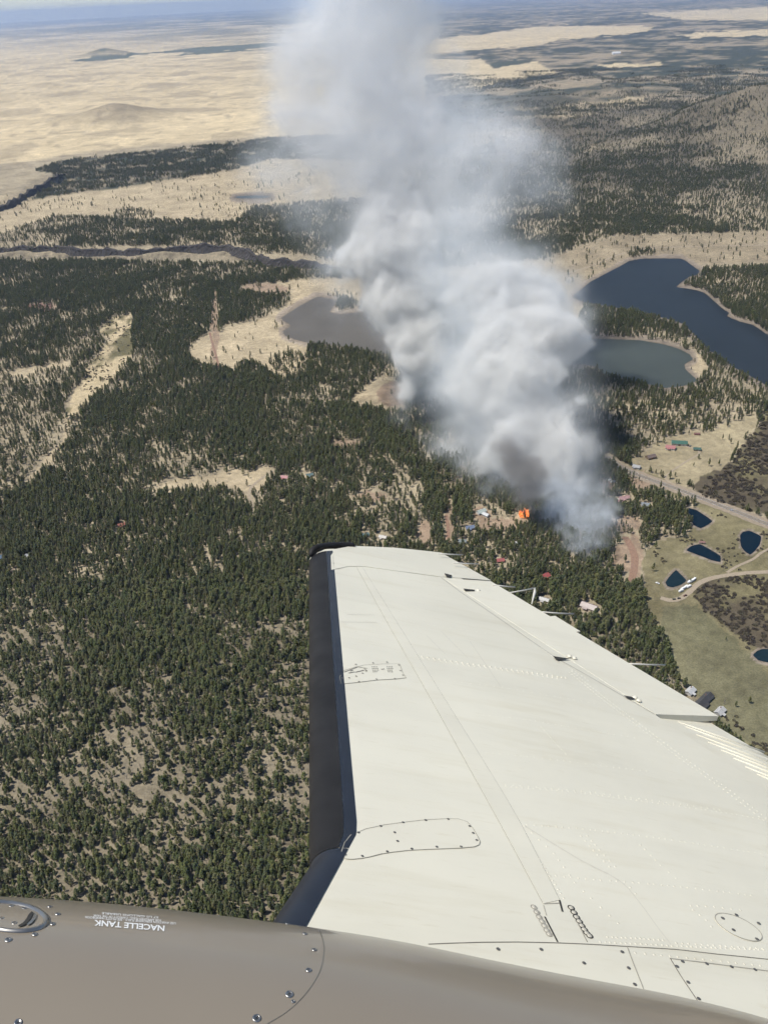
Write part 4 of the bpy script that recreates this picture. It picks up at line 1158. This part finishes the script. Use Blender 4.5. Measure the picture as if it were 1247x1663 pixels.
# --- main skin with rounded nose, closed underside
def s_skew(s): return 0.0 if s < 2.3 else .52 * ((s - 2.3) / 1.12) ** 1.5
HL0 = wsc(718, 938); HL1 = wsc(1062, 1160)
def c_hinge(s): return HL0[1] + (HL1[1] - HL0[1]) * (s - HL0[0]) / (HL1[0] - HL0[0])
TIP_S = wsc(502, 890)[0]
def wing_skin():
    st = list(np.linspace(-1.0, 0, 14)) + list(np.linspace(.05, 2.3, 30)) + list(np.linspace(2.36, TIP_S, 22))
    vs, fs = [], []
    row = None
    for s in st:
        le = c_le(s); cw = c_white(s); te = c_hinge(s) if s < HL0[0] else HL0[1]
        sec = []
        a = cw - le; b = .085
        nn = 12
        for k in range(nn):                       # under the nose, round to the top
            th = math.pi * (1 - k / nn) * 1.0 - math.pi / 2
            cc = cw - a * math.cos(th); zz = -b + b * math.sin(th) * -1
            sec.append((cc, zz - 0.0))
        sec = [(c, z) for (c, z) in sec]
        for k in range(41):
            c = cw + (te - cw) * k / 40; sec.append((c, g(c)))
        sec.append((te, g(te) - .05)); sec.append(((te + cw) / 2, -.24)); 
        sec[0] = (cw, -.19)
        n = len(sec)
        for (c, z) in sec: vs.append(wpos(s + s_skew(s) * max(0, c), c, z))
        if row is not None:
            for k in range(n): fs.append((row + k, row + (k + 1) % n, row + n + (k + 1) % n, row + n + k))
        row = len(vs) - n
    fs.append(tuple(range(row, row + n)))
    return vs, fs
vs, fs = wing_skin()
me = mesh('wing_skin', vs, fs, CREAM, True)
bm = bmesh.new(); bm.from_mesh(me); bmesh.ops.recalc_face_normals(bm, faces=bm.faces)
bm.edges.ensure_lookup_table()
for e_ in bm.edges:
    if e_.calc_face_angle(0) > R(28): e_.smooth = False
bm.to_mesh(me); bm.free()
wing = link('wing', me, plane)

def nose_band(name, m, s0, s1, f0, f1, lift, ns=40):
    """a strip wrapped round the nose: f 0 = under the nose, 1 = where the cream paint starts (may exceed 1)"""
    vs, fs = [], []; nk = 14
    for i in range(ns + 1):
        s = s0 + (s1 - s0) * i / ns
        le = c_le(s); cw = c_white(s); a = cw - le; b = .085
        for k in range(nk + 1):
            f = f0 + (f1 - f0) * k / nk
            th = math.pi * (1 - min(f, 1)) - math.pi / 2
            c = cw - a * math.cos(th); z = -b - b * math.sin(th)
            nx, nz = -math.cos(th) / a, -math.sin(th) / b; L = math.hypot(nx, nz)
            c += nx / L * lift; z += nz / L * lift
            if f > 1: c += (f - 1)
            vs.append(wpos(s + s_skew(s) * max(0, c), c, z))
    for i in range(ns):
        for k in range(nk):
            q = i * (nk + 1) + k; fs.append((q, q + 1, q + nk + 2, q + nk + 1))
    return amesh(name, vs, fs, m, plane, True)
nose_band('deicing_boot', BOOT, .02, TIP_S - .05, .05, .90, .004)
nose_band('boot_sheen_strip', BOOT2, .02, TIP_S - .05, .905, 1.0, .003)  # upper part of the same boot, reflected sky put into its colour
nose_band('deicing_boot', BOOT2, -.9, .015, .05, 1.0, .004)

# --- conformal plates, seams, rivets, screws, all laid on the skin
def plate(name, outline, lift, m, parent=plane, skirt=.004, tilt=None, mapped=False):
    pts = outline if mapped else [wsc(*p) for p in outline]
    b = bmesh.new()
    vv = [b.verts.new((p[0], p[1], 0)) for p in pts]
    f = b.faces.new(vv); bmesh.ops.triangulate(b, faces=[f])
    ss = [p[0] for p in pts]; cs = [p[1] for p in pts]
    for q in np.arange(min(cs) + .11, max(cs), .11):
        bmesh.ops.bisect_plane(b, geom=b.verts[:] + b.edges[:] + b.faces[:], plane_co=(0, q, 0), plane_no=(0, 1, 0))
    for q in np.arange(min(ss) + .3, max(ss), .3):
        bmesh.ops.bisect_plane(b, geom=b.verts[:] + b.edges[:] + b.faces[:], plane_co=(q, 0, 0), plane_no=(1, 0, 0))
    be = [e for e in b.edges if e.is_boundary]
    r = bmesh.ops.extrude_edge_only(b, edges=be)
    low = [x for x in r['geom'] if isinstance(x, bmesh.types.BMVert)]
    lowset = set(low)
    for q in b.verts:
        s, c = q.co.x, q.co.y
        n = g(c) + (tilt(s, c) if tilt else 0) + lift - (skirt if q in lowset else 0)
        q.co = Vector(wpos(s, c, n))
    bmesh.ops.recalc_face_normals(b, faces=b.faces)
    # top faces must look up
    up = Vector(gN); s_ = sum((f.normal.dot(up) * f.calc_area()) for f in b.faces)
    if s_ < 0: bmesh.ops.reverse_faces(b, faces=b.faces)
    me = bpy.data.meshes.new(name); b.to_mesh(me); b.free(); me.materials.append(m)
    return link(name, me, parent)

def smooth_px(P, sub=6, closed=False):
    out = []; n = len(P)
    for i in range(n if closed else n - 1):
        gp = lambda k: np.array(P[k % n] if closed else P[min(max(k, 0), n - 1)], float)
        p0, p1, p2, p3 = gp(i - 1), gp(i), gp(i + 1), gp(i + 2)
        for k in range(sub):
            t = k / sub
            out.append(tuple(.5 * (2 * p1 + (p2 - p0) * t + (2 * p0 - 5 * p1 + 4 * p2 - p3) * t * t + (3 * p1 - p0 - 3 * p2 + p3) * t ** 3)))
    if not closed: out.append(tuple(P[-1]))
    return out

def seam(px, width, m=None, lift=.0012, parent=wing, closed=False, name='seam'):
    pts = [np.array(wsc(*p)) for p in px]
    P = []
    rng = len(pts) if closed else len(pts) - 1
    for i in range(rng):
        a, b = pts[i], pts[(i + 1) % len(pts)]; k = max(1, int(np.linalg.norm(b - a) / .08))
        for j in range(k): P.append(a + (b - a) * j / k)
    if not closed: P.append(pts[-1])
    P = np.array(P); T = np.roll(P, -1, 0) - np.roll(P, 1, 0)
    if not closed: T[0] = P[1] - P[0]; T[-1] = P[-1] - P[-2]
    T /= np.linalg.norm(T, axis=1)[:, None] + 1e-9; Nn = np.stack([-T[:, 1], T[:, 0]], -1)
    vs = []; n = len(P)
    for i in range(n):
        for sg in (1, -1):
            q = P[i] + Nn[i] * width / 2 * sg; vs.append(wpos(q[0], q[1], g(q[1]) + lift))
    fs = [(2 * i, 2 * i + 1, 2 * ((i + 1) % n) + 1, 2 * ((i + 1) % n)) for i in range(n if closed else n - 1)]
    return amesh(name, vs, fs, m or SEAM, parent)

def dome(r, h, n=7):
    vs = []; fs = []
    for (rr, z) in ((1, 0), (.78, .62)):
        for k in range(n): vs.append((math.cos(6.283 * k / n) * r * rr, math.sin(6.283 * k / n) * r * rr, h * z))
    vs.append((0, 0, h))
    for k in range(n):
        fs.append((k, (k + 1) % n, n + (k + 1) % n, n + k)); fs.append((n + k, n + (k + 1) % n, 2 * n))
    return vs, fs
RIV_V, RIV_F = [], []
def rivets(px, step, r=.0045, h=.0022, jit=.0):
    pts = [np.array(wsc(*p)) for p in px]
    dv, df = dome(r, h)
    for i in range(len(pts) - 1):
        a, b = pts[i], pts[i + 1]; L = np.linalg.norm(b - a); k = max(1, int(round(L / step)))
        for j in range(k):
            q = a + (b - a) * (j + random.uniform(-jit, jit)) / k
            o = len(RIV_V); 
            for (x, y, z) in dv: RIV_V.append(wpos(q[0] + x, q[1] + y, g(q[1]) + z - .0002))
            RIV_F.extend(tuple(w + o for w in f) for f in df)

def z_to(x, y, X, Y, ox, oy, k): return (ox + X * k, oy + Y * k)
Z2 = lambda X, Y: (820 + X * .3424, 1180 + Y * .3424)
Z3 = lambda X, Y: (620 + X * .5028, 1420 + Y * .5028)
Z7 = lambda X, Y: (480 + X * .3368, 860 + Y * .3368)
Z1 = lambda X, Y: (440 + X * .3208, 1180 + Y * .3208)
Z4 = lambda X, Y: (880 + X * .2943, 1020 + Y * .2943)

# spanwise cover strip between two seams
SL = [(578, 921), (640, 1020), (700, 1115), (760, 1215), (830, 1330), (885, 1425), (889, 1475)]
SL = [(579, 921), (905, 1530)]
sp_l = [(579, 921), (634, 1020), (700, 1136), (756, 1237), (812, 1338), (882, 1468)]
sp_r = [(588, 921), (650, 1020), (722, 1136), (785, 1237), (845, 1338), (908, 1462)]
plate('spar_cover', smooth_px(sp_l, 3) + smooth_px(sp_r, 3)[::-1], .002, CREAM2, wing)
seam(smooth_px(sp_l, 3), .0042); seam(smooth_px(sp_r, 3), .0042)
seam([(882, 1468), (908, 1467)], .004); seam([(908, 1462), (913, 1481)], .007, DARK_)
seam([(884, 1489), (905, 1530)], .006, DARK_); seam([(882, 1470), (887, 1487)], .003); seam([(930, 1484), (953, 1530)], .004)
# tip rib seam and aft edge of the tip
TIPJ = [(548, 925), (566, 920), (590, 920), (640, 927), (712, 937)]
seam(smooth_px(TIPJ, 4), .004, mat('pale_seam', (.62, .60, .52), .5))
# tip cap
plate('wing_tip', [(537, 903), (545, 892), (572, 887), (640, 890), (690, 895), (716, 898), (748, 916), (797, 943), (760, 940), (716, 937), (640, 927), (590, 920), (566, 920), (538, 926)], .003, CREAM2, wing, skirt=.03)
# black rim round the tip's nose
def tube_px(name, path, rad, m, lifts, parent=plane, ns=8, flat=1.0):
    P = []
    for (p, l) in zip(path, lifts):
        s, c = wsc(p[0], p[1], l); P.append(np.array(wpos(s, c, g(c) + l)))
    P = np.array(P); vs, fs = [], []
    for i in range(len(P)):
        T = nrm(P[min(i + 1, len(P) - 1)] - P[max(i - 1, 0)]); B = nrm(np.cross(T, gN)); Nn = np.cross(B, T)
        r = rad[i] if isinstance(rad, (list, tuple)) else rad
        for k in range(ns):
            a = 6.283 * k / ns; vs.append(P[i] + B * math.cos(a) * r * flat + Nn * math.sin(a) * r)
    for i in range(len(P) - 1):
        for k in range(ns): fs.append((i * ns + k, i * ns + (k + 1) % ns, (i + 1) * ns + (k + 1) % ns, (i + 1) * ns + k))
    fs += [tuple(range(ns))[::-1], tuple(range((len(P) - 1) * ns, len(P) * ns))]
    me = mesh(name, vs, fs, m, True)
    bm = bmesh.new(); bm.from_mesh(me); bmesh.ops.recalc_face_normals(bm, faces=bm.faces); bm.to_mesh(me); bm.free()
    return link(name, me, parent)
TB = smooth_px([(506, 903), (507, 896), (514, 890), (530, 887), (552, 886), (574, 887)], 4)
tube_px('tip_boot', TB, [.016 + .010 * min(1, i / 4) for i in range(len(TB))], BOOT, [-.05 + .05 * min(1, i / 8) for i in range(len(TB))], plane, 10)

# aileron: a wedge hinged on the rear of the wing, trailing edge a little up
def wedge(name, ho, hi, ti, to, up_h, up_t, th_h, th_t, m, parent):
    corners = [(ho, up_h, th_h), (hi, up_h, th_h), (ti, up_t, th_t), (to, up_t, th_t)]
    n = 14; vs, fs = [], []
    for i in range(n + 1):
        t = i / n
        for (a, b, up, th) in ((ho, hi, up_h, th_h), (to, ti, up_t, th_t)):
            px = (a[0] + (b[0] - a[0]) * t, a[1] + (b[1] - a[1]) * t)
            s, c = wsc(px[0], px[1], up)
            vs.append(wpos(s, c, g(c) + up)); vs.append(wpos(s, c, g(c) + up - th))
    for i in range(n):
        q = i * 4; fs += [(q, q + 2, q + 6, q + 4), (q + 1, q + 5, q + 7, q + 3), (q, q + 4, q + 5, q + 1), (q + 2, q + 3, q + 7, q + 6)]
    fs += [(0, 1, 3, 2), (n * 4, n * 4 + 2, n * 4 + 3, n * 4 + 1)]
    me = mesh(name, vs, fs, m); bm = bmesh.new(); bm.from_mesh(me); bmesh.ops.recalc_face_normals(bm, faces=bm.faces); bm.to_mesh(me); bm.free()
    return link(name, me, parent)
ail = wedge('aileron', (720, 939), (1064, 1160), (1166, 1163), (797, 944), .0015, .030, .06, .030, CREAM2, plane)
seam([(716, 938), (748, 962), (900, 1067), (1062, 1160)], .007, mat('hinge_gap', (.40, .385, .33), .7))
TAB = wedge('trim_tab', (893, 1001), (935, 1026), (942, 1025), (901, 1000), .020, .024, .02, .006, CREAM2, ail)
flp = wedge('flap', (1058, 1164), (1420, 1392), (1420, 1330), (1150, 1172), -.02, -.02, .05, .012, CREAM2, plane)
BEADS = [((1100, 1172), (1240, 1222)), ((1112, 1180), (1262, 1236)), ((1130, 1193), (1275, 1248)), ((1149, 1205), (1290, 1260)), ((1170, 1218), (1305, 1271)), ((1190, 1231), (1315, 1281)), ((1209, 1245), (1325, 1292)), ((1228, 1257), (1335, 1302))]
for a, b in BEADS:
    tube_px('stiffening_bead', [a, ((a[0] + b[0]) / 2, (a[1] + b[1]) / 2), b], [.003, .008, .008], CREAM2, [-.020] * 3, flp, 6)
# hinge slots and bumps
for (a, b, c, d) in [((721, 933), (733, 936), (731, 939), (724, 938)), ((752, 958), (770, 960), (770, 962), (754, 961)), ((897, 1068), (925, 1072), (905, 1074), (901, 1072)), ((1012, 1132), (1024, 1134), (1030, 1138), (1018, 1136))]:
    plate('hinge_slot', [a, b, c, d], .0105, DARK_, ail, skirt=.002)
for p in [(776, 961), (932, 1071), (1030, 1135), (1036, 1140), (924, 1068)]:
    s, c = wsc(*p); dv, df = dome(.016, .012, 9)
    amesh('hinge_fastener', [wpos(s + x, c + y, g(c) + .008 + z) for (x, y, z) in dv], df, CREAM2, ail, True)
# aileron end details
# static wicks
WK = mat('static_wick_white', (.62, .60, .54), .6)
for a, b in [((712, 899), (751, 901)), ((736, 914), (776, 916)), ((800, 950), (836, 953.5)), ((826, 963), (868, 955)), ((868, 955), (863, 981)), ((880, 994), (931, 997)), ((1022, 1078), (1079, 1080))]:
    if a == (868, 955):
        tube_px('static_wick', [a, (868, 962), b], [.006, .011, .003], WK, [.03, .02, -.01], plane, 6)
    else:
        tube_px('static_wick', [a, ((a[0] + b[0]) / 2, (a[1] + b[1]) / 2 + .5), b], .0052, WK, [.03, .03, .03], plane, 6)

def screws(pts, parent, r=.0065, m=None, lift=.0016, name='screw'):
    n = 8
    for p in pts:
        s, c = wsc(*p); ro = random.uniform(0, 6)
        vs = [wpos(s + math.cos(6.283 * k / n + ro) * r, c + math.sin(6.283 * k / n + ro) * r, g(c) + lift) for k in range(n)] + [wpos(s, c, g(c) + lift + .0008)]
        amesh(name, vs, [(k, (k + 1) % n, n) for k in range(n)], m or STEEL, parent)
# root access panel
AP = [Z1(*p) for p in [(357,632),(372,590),(402,552),(480,520),(570,500),(660,488),(780,474),(900,468),(950,470),(992,484),(1020,515),(1045,558),(1057,585),(1052,600),(1030,610),(960,617),(830,622),(700,628),(620,637),(560,646),(505,660),(460,669),(410,674),(375,672),(358,650)]]
apn = plate('access_panel', AP, .0015, CREAM2, wing); seam(AP, .0024, SEAM, .0026, apn, True)
screws([Z1(*p) for p in [(443,539),(555,506),(668,487),(782,476),(896,471),(1004,506),(1022,541),(1040,577),(961,610),(838,611),(712,621),(588,635),(462,658),(376,651),(373,620),(625,538),(640,582)]], apn, .0055, None, .003)
# stencilled panel half way out
MP = [Z7(*p) for p in [(212,712),(232,682),(290,664),(330,655),(420,650),(500,648),(514,688),(532,716),(480,722),(390,727),(300,738),(220,746)]]
mpn = plate('access_panel', MP, .0015, CREAM2, wing); seam(MP, .0026, SEAM, .0026, mpn, True)
screws([Z7(*p) for p in [(290,652),(373,645),(440,641),(497,655),(505,682),(517,704),(478,721),(390,723),(305,735),(225,718),(258,717),(292,709),(323,695),(340,684)]], mpn, .0055, GREYL, .003)
for row in range(4):
    y = 662 + row * 8
    for x0, x1 in ((366, 400), (438, 470)):
        xx = x0 + row * 2
        while xx < x1 - 4:
            w = random.uniform(3, 7); plate('stencil_mark', [Z7(xx, y), Z7(xx + w, y + .6), Z7(xx + w, y + 3.6), Z7(xx, y + 3)], .0026, GREYL, mpn, skirt=.0005); xx += w + 3
for (x0, y0, x1, y1, w) in [(232,690,300,664,4),(300,664,345,672,4),(255,694,285,688,6),(288,690,330,680,6),(330,672,345,684,5),(262,684,276,680,5),(412,676,428,674,5)]:
    seam([Z7(x0, y0), Z7(x1, y1)], 0.001 * w * 1.1, GREYL, .0028, mpn, False, 'stencil_mark')
# root joint and the panels inboard of it
RJ = [Z3(*p) for p in [(150,226),(220,223),(320,220),(440,219),(570,222),(665,226),(800,234),(950,243),(1080,258),(1247,275),(1420,300)]]
seam(RJ, .0035, GREYL)
seam([Z3(792, 236), Z3(812, 290), Z3(840, 360), Z3(860, 420)], .004)
seam([Z3(930, 272), Z3(965, 330), Z3(1020, 412), Z3(1050, 470)], .0035, GREYL); seam([Z3(930, 272), Z3(1030, 284), Z3(1150, 300), Z3(1300, 320)], .004)
screws([Z3(*p) for p in [(375,242),(514,243),(652,287),(775,251),(796,303),(816,356),(970,282),(952,298),(988,349),(1022,402),(1048,289),(1128,299),(1204,308)]], wing, .0068, STEEL)
# oval inspection cover
OV = [Z2(1105 + 105 * math.cos(a) * 1.0 + 38 * math.sin(a), 953 + 60 * math.sin(a) + 28 * math.cos(a)) for a in np.linspace(0, 6.283, 36)[:-1]]
ovp = plate('inspection_cover', OV, .0015, CREAM2, wing); seam(OV, .003, SEAM, .0026, ovp, True)
screws([Z2(*p) for p in [(1030,911),(1095,896),(1200,935),(1081,967),(1192,1010)]], ovp, .0075, STEEL, .003)
# big bolts both sides of the spar joint
MAT['bolt'] = mat('bolt_head', (.48, .455, .38), .45)
def bolts(pts, r, dark):
    for p in pts:
        s, c = wsc(*p)
        dv, df = dome(r * .70, r * .3, 8)
        b = amesh('bolt', [wpos(s + x, c + y, g(c) + .001 + z) for (x, y, z) in dv], df, MAT['bolt'], wing, True)
        n = 12
        vs = [wpos(s + math.cos(6.283 * k / n) * r * q, c + math.sin(6.283 * k / n) * r * q, g(c) + .0014) for q in (.66, 1.0) for k in range(n)]
        amesh('bolt_ring', vs, [(k, (k + 1) % n, n + (k + 1) % n, n + k) for k in range(n)], DARK_ if dark else SEAM, b)
bolts([Z2(*p) for p in [(312,860),(325,882),(337,904),(350,924),(362,944),(374,963),(386,980),(399,993)]], .013, True)
bolts([Z2(*p) for p in [(136,857),(149,881),(161,904),(175,925),(186,946),(197,967),(208,985)]], .012, False)
# rivet lines
rivets([(676, 1065), (760, 1078), (840, 1089), (905, 1099), (925, 1102)], .032, .0075, .004)
rivets([(678, 1068), (762, 1081), (842, 1092), (912, 1103)], .032, .006, .003)
for line, st in [([(740, 1107), (815, 1116), (900, 1131), (975, 1144)], .07), ([(775, 1160), (860, 1169), (955, 1186), (1040, 1200)], .06), ([(790, 1222), (880, 1231), (985, 1245), (1060, 1253)], .06),
                 ([Z2(0,283), Z2(330,310), Z2(700,360), Z2(1050,410), Z2(1247,445)], .045), ([Z2(0,275), Z2(330,302), Z2(700,350), Z2(1050,400)], .06),
                 ([Z2(70,463), Z2(370,485), Z2(700,525), Z2(1100,585), Z2(1300,615)], .05), ([Z2(205,705), Z2(420,726), Z2(640,742), Z2(900,768), Z2(1200,805)], .05),
                 ([(660, 1010), (720, 1018), (800, 1030)], .09), ([(700, 960), (760, 975)], .08), ([Z7(540,590), Z7(640,600)], .05)]:
    rivets(line, st * .6, .0046, .0019, .15)
for line, st in [([(760, 962), (830, 1015), (900, 1068), (960, 1108)], .035), ([Z4(150,245), Z4(330,390), Z4(560,565), Z4(760,720), Z4(1000,890), Z4(1247,1080)], .034), ([Z4(165,240), Z4(345,383), Z4(575,556), Z4(775,710), Z4(1015,880), Z4(1262,1068)], .034)]:
    rivets(line, st * .75, .0055, .0024)
for line, st in [([Z2(50,455), Z2(110,550), Z2(200,690), Z2(290,835)], .036), ([Z2(90,470), Z2(230,600), Z2(330,740), Z2(450,855), Z2(580,975)], .06), ([Z2(485,998), Z2(640,1005), Z2(770,1016)], .028), ([Z2(450,1022), Z2(620,1030), Z2(790,1040), Z2(1000,1050), Z2(1247,1060)], .03), ([Z2(810,1026), Z2(960,1036), Z2(1247,1056)], .04),
                 ([Z2(360,520), Z2(440,610), Z2(520,690)], .05), ([Z2(390,520), Z2(470,610), Z2(545,690)], .05), ([Z2(640,560), Z2(740,660), Z2(840,745)], .05), ([Z2(880,850), Z2(990,855), Z2(1150,875)], .05), ([Z2(890,870), Z2(950,915), Z2(1010,990)], .05),
                 ([Z2(170,0), Z2(250,90), Z2(310,150)], .05), ([Z2(590,760), Z2(650,830)], .06), ([Z3(820,254), Z3(930,264), Z3(1247,298)], .05)]:
    rivets(line, st * .65, .005, .0021, .1)
# faint skin laps
FA = mat('faint_lap', (.60, .575, .49), .5)
for ln in [[Z2(90,470), Z2(350,630), Z2(540,730), Z2(640,840), Z2(720,950), Z2(790,1040)], [Z7(630,510), Z7(720,600)], [Z7(700,490), Z7(830,620)], [Z7(840,540), Z7(990,760)], [(548, 1010), (612, 1011)], [Z7(250,410), Z7(380,412)]]:
    seam(smooth_px(ln, 3), .004, FA, .0009, wing, False, 'skin_lap')
rv = amesh('rivet', RIV_V, RIV_F, CREAM2, wing, True); rv.name = 'rivet_rows'; tag(rv, kind='stuff')

# --- nacelle
def vsil(u):
    return float(np.interp(u, [-900, 0, 100, 200, 330, 440, 530, 620, 700, 796, 900, 1022, 1100, 1173, 1247, 1500, 1900], [1448, 1455, 1461, 1469, 1483, 1497, 1509, 1523, 1538, 1559, 1580, 1602, 1617, 1634, 1656, 1735, 1880]))
_q = cray(440, 1497) * 2.05; S_TOP = _q @ WS_
NR = .50
def nac_sections():
    us = np.linspace(-420, 1750, 90)
    vv = np.array([vsil(u) for u in us]); k = np.array([1, 4, 6, 4, 1]) / 16.
    for _ in range(3): vv = np.convolve(np.pad(vv, 2, mode='edge'), k, 'valid')
    vv[0] = vsil(us[0]); 
    secs = []
    for u, v in zip(us, vv):
        d = cray(u, v); t = S_TOP / (d @ WS_); P = t * d
        m = nrm(np.cross(WA, nrm(d)))
        if m[1] > 0: m = -m
        q = nrm(np.cross(WA, m))
        secs.append((P - NR * m, m, q))
    return secs
secs = nac_sections()
vs, fs = [], []
nk = 72
for (cc, m, q) in secs:
    for k in range(nk):
        a = 6.28318 * k / nk
        vs.append(wdir(cc + (m * math.cos(a) + q * math.sin(a)) * NR - WO))
for i in range(len(secs) - 1):
    for k in range(nk): fs.append((i * nk + k, i * nk + (k + 1) % nk, (i + 1) * nk + (k + 1) % nk, (i + 1) * nk + k))
me = mesh('engine_nacelle', vs, fs, NAC, True)
bm = bmesh.new(); bm.from_mesh(me); bmesh.ops.recalc_face_normals(bm, faces=bm.faces); bm.to_mesh(me)
nac = link('engine_nacelle', me, plane)
NBVH = BVHTree.FromBMesh(bm); bm.free()
def nhit(u, v, lift=.001):
    d = Vector(wdir(nrm(cray(u, v)))); o = Vector(CAMP - ORG)
    h, n, _, _ = NBVH.ray_cast(o, d, 20)
    if h is None: return None, None
    if n.dot(d) > 0: n = -n
    return h + n * lift, n
def nstamp(name, px_verts, faces, m, lift=.001):
    P = []
    for p in px_verts:
        h, n = nhit(p[0], p[1], lift)
        if h is None: return None
        P.append(h)
    return amesh(name, P, faces, m, nac)
def nline(name, px, w, m, lift=.001):
    px = smooth_px(px, 6); vs, fs = [], []
    for i, p in enumerate(px):
        a = np.array(px[max(i - 1, 0)]); b = np.array(px[min(i + 1, len(px) - 1)]); t = nrm(b - a); n = np.array([-t[1], t[0]]) * w / 2
        vs += [(p[0] + n[0], p[1] + n[1]), (p[0] - n[0], p[1] - n[1])]
    return nstamp(name, vs, [(2 * i, 2 * i + 1, 2 * i + 3, 2 * i + 2) for i in range(len(px) - 1)], m, lift)
def ntext(body, org, ex, ey, name='stencil_text', bold=.012):
    cu = bpy.data.curves.new('t', 'FONT'); cu.body = body; cu.resolution_u = 3; cu.size = 1.0; cu.offset = bold
    to = bpy.data.objects.new('t', cu); COL.objects.link(to)
    dg = bpy.context.evaluated_depsgraph_get(); dg.update()
    tm = bpy.data.meshes.new_from_object(to.evaluated_get(dg)); bpy.data.objects.remove(to)
    co = np.array([v.co[:] for v in tm.vertices]); w = co[:, 0].max()
    P = [(org[0] + ex[0] * c[0] / w + ey[0] * c[1], org[1] + ex[1] * c[0] / w + ey[1] * c[1]) for c in co]
    o = nstamp(name, P, [tuple(p.vertices) for p in tm.polygons], WHITE, .0012)
    bpy.data.meshes.remove(tm)
ntext('NACELLE TANK', (268.5, 1504.5), (-115, -9.5), (-1.2, 12.5), bold=.028)
ntext('USE AVIATION KEROSENE FUELS - SEE PILOTS HANDBOOK', (286, 1499), (-148, -10.5), (-.6, 5))
ntext('FOR APPROVED FUELS - CAPACITY OF THE TANK', (262, 1494), (-110, -8), (-.6, 4.6))
ntext('57 US GALLONS USEABLE', (258, 1489.5), (-92, -7), (-.6, 4.4))
# skin joint with its fasteners
nline('seam', [(519, 1511), (525, 1530), (526, 1546), (519, 1578), (498, 1612), (470, 1640), (436, 1662), (400, 1682)], 1.2, GREYL)
SILV = mat('fastener_bare_metal', (.36, .35, .33), .38, .1, 40, metal=.9)
def nscrew(u, v, r):
    h, n = nhit(u, v, .0)
    if h is None: return
    z = Vector(n); x = z.orthogonal().normalized(); y = z.cross(x); k = 14
    ring = lambda rr, l: [h + z * l + (x * math.cos(6.283 * i / k) + y * math.sin(6.283 * i / k)) * rr for i in range(k)]
    vs = ring(r, .0004) + ring(r * .9, .0022) + ring(r * .62, .0022) + ring(r * .55, .0008) + [h + z * .0022]
    fs = []
    for j in range(3): fs += [(j * k + i, j * k + (i + 1) % k, (j + 1) * k + (i + 1) % k, (j + 1) * k + i) for i in range(k)]
    fs += [(3 * k + i, 3 * k + (i + 1) % k, 4 * k) for i in range(k)]
    o = amesh('fastener', vs, fs, SILV, nac, True)
    s = [h + z * .0034 + x * r * .42 * a + y * r * .10 * b for a, b in ((-1, -1), (1, -1), (1, 1), (-1, 1))]
    amesh('slot', s, [(0, 1, 2, 3)], DARK_, o)
for (u, v, r) in [(495, 1517, .010), (510, 1543, .009), (501, 1576, .010), (470, 1615, .013), (417, 1654, .013), (14, 1527, .011), (57, 1518, .009), (86, 1501, .009), (94, 1485, .009), (81, 1473, .008), (466, 1501, .006), (30, 1661, .011), (476, 1627, .006)]:
    nscrew(u, v, r * .66)
# fuel filler cap with its latch
RC = (14, 1490); RX, RY = 66, 25
def cap_pt(a, k): return (RC[0] + RX * k * math.cos(a) + 4 * math.sin(a), RC[1] + RY * k * math.sin(a) + 5 * math.cos(a) * k)
cap = None
vs, fs = [], []; k = 48
for (kk, lf) in ((1.0, .0008), (.97, .006), (.90, .006), (.86, .0015)):
    for i in range(k):
        h, n = nhit(*cap_pt(6.28318 * i / k, kk), lf); vs.append(h)
for j in range(3): fs += [(j * k + i, j * k + (i + 1) % k, (j + 1) * k + (i + 1) % k, (j + 1) * k + i) for i in range(k)]
cap = amesh('fuel_filler_cap', vs, fs, SILV, nac, True)
vs = [nhit(*cap_pt(6.28318 * i / k, .87), .0012)[0] for i in range(k)] + [nhit(*cap_pt(6.28318 * i / k, .45), .0016)[0] for i in range(k)] + [nhit(RC[0], RC[1], .0018)[0]]
amesh('cap_disc', vs, [(i, (i + 1) % k, k + (i + 1) % k, k + i) for i in range(k)] + [(k + i, k + (i + 1) % k, 2 * k) for i in range(k)], NAC, cap, True)
def wide_line(name, px, ws, m, lift):
    px = smooth_px(px, 5); n = len(px); ws = np.interp(np.linspace(0, 1, n), np.linspace(0, 1, len(ws)), ws); vs = []
    for i, p in enumerate(px):
        a = np.array(px[max(i - 1, 0)]); b = np.array(px[min(i + 1, n - 1)]); t = nrm(b - a); q = np.array([-t[1], t[0]]) * ws[i] / 2
        vs += [nhit(p[0] + q[0], p[1] + q[1], lift)[0], nhit(p[0] - q[0], p[1] - q[1], lift)[0]]
    amesh(name, vs, [(2 * i, 2 * i + 1, 2 * i + 3, 2 * i + 2) for i in range(n - 1)], m, cap)
wide_line('latch_slot', [(53, 1484), (49, 1490), (45, 1497), (39, 1503), (30, 1507)], [3, 6, 6, 5, 2], DARK_, .004)
wide_line('latch_handle', [(58, 1487), (56, 1494), (50, 1501), (44, 1505)], [2, 4, 4, 2], SILV, .0045)
for (u, v) in [(3, 1492), (24, 1500), (19, 1472), (40, 1476)]: nscrew(u, v, .006)
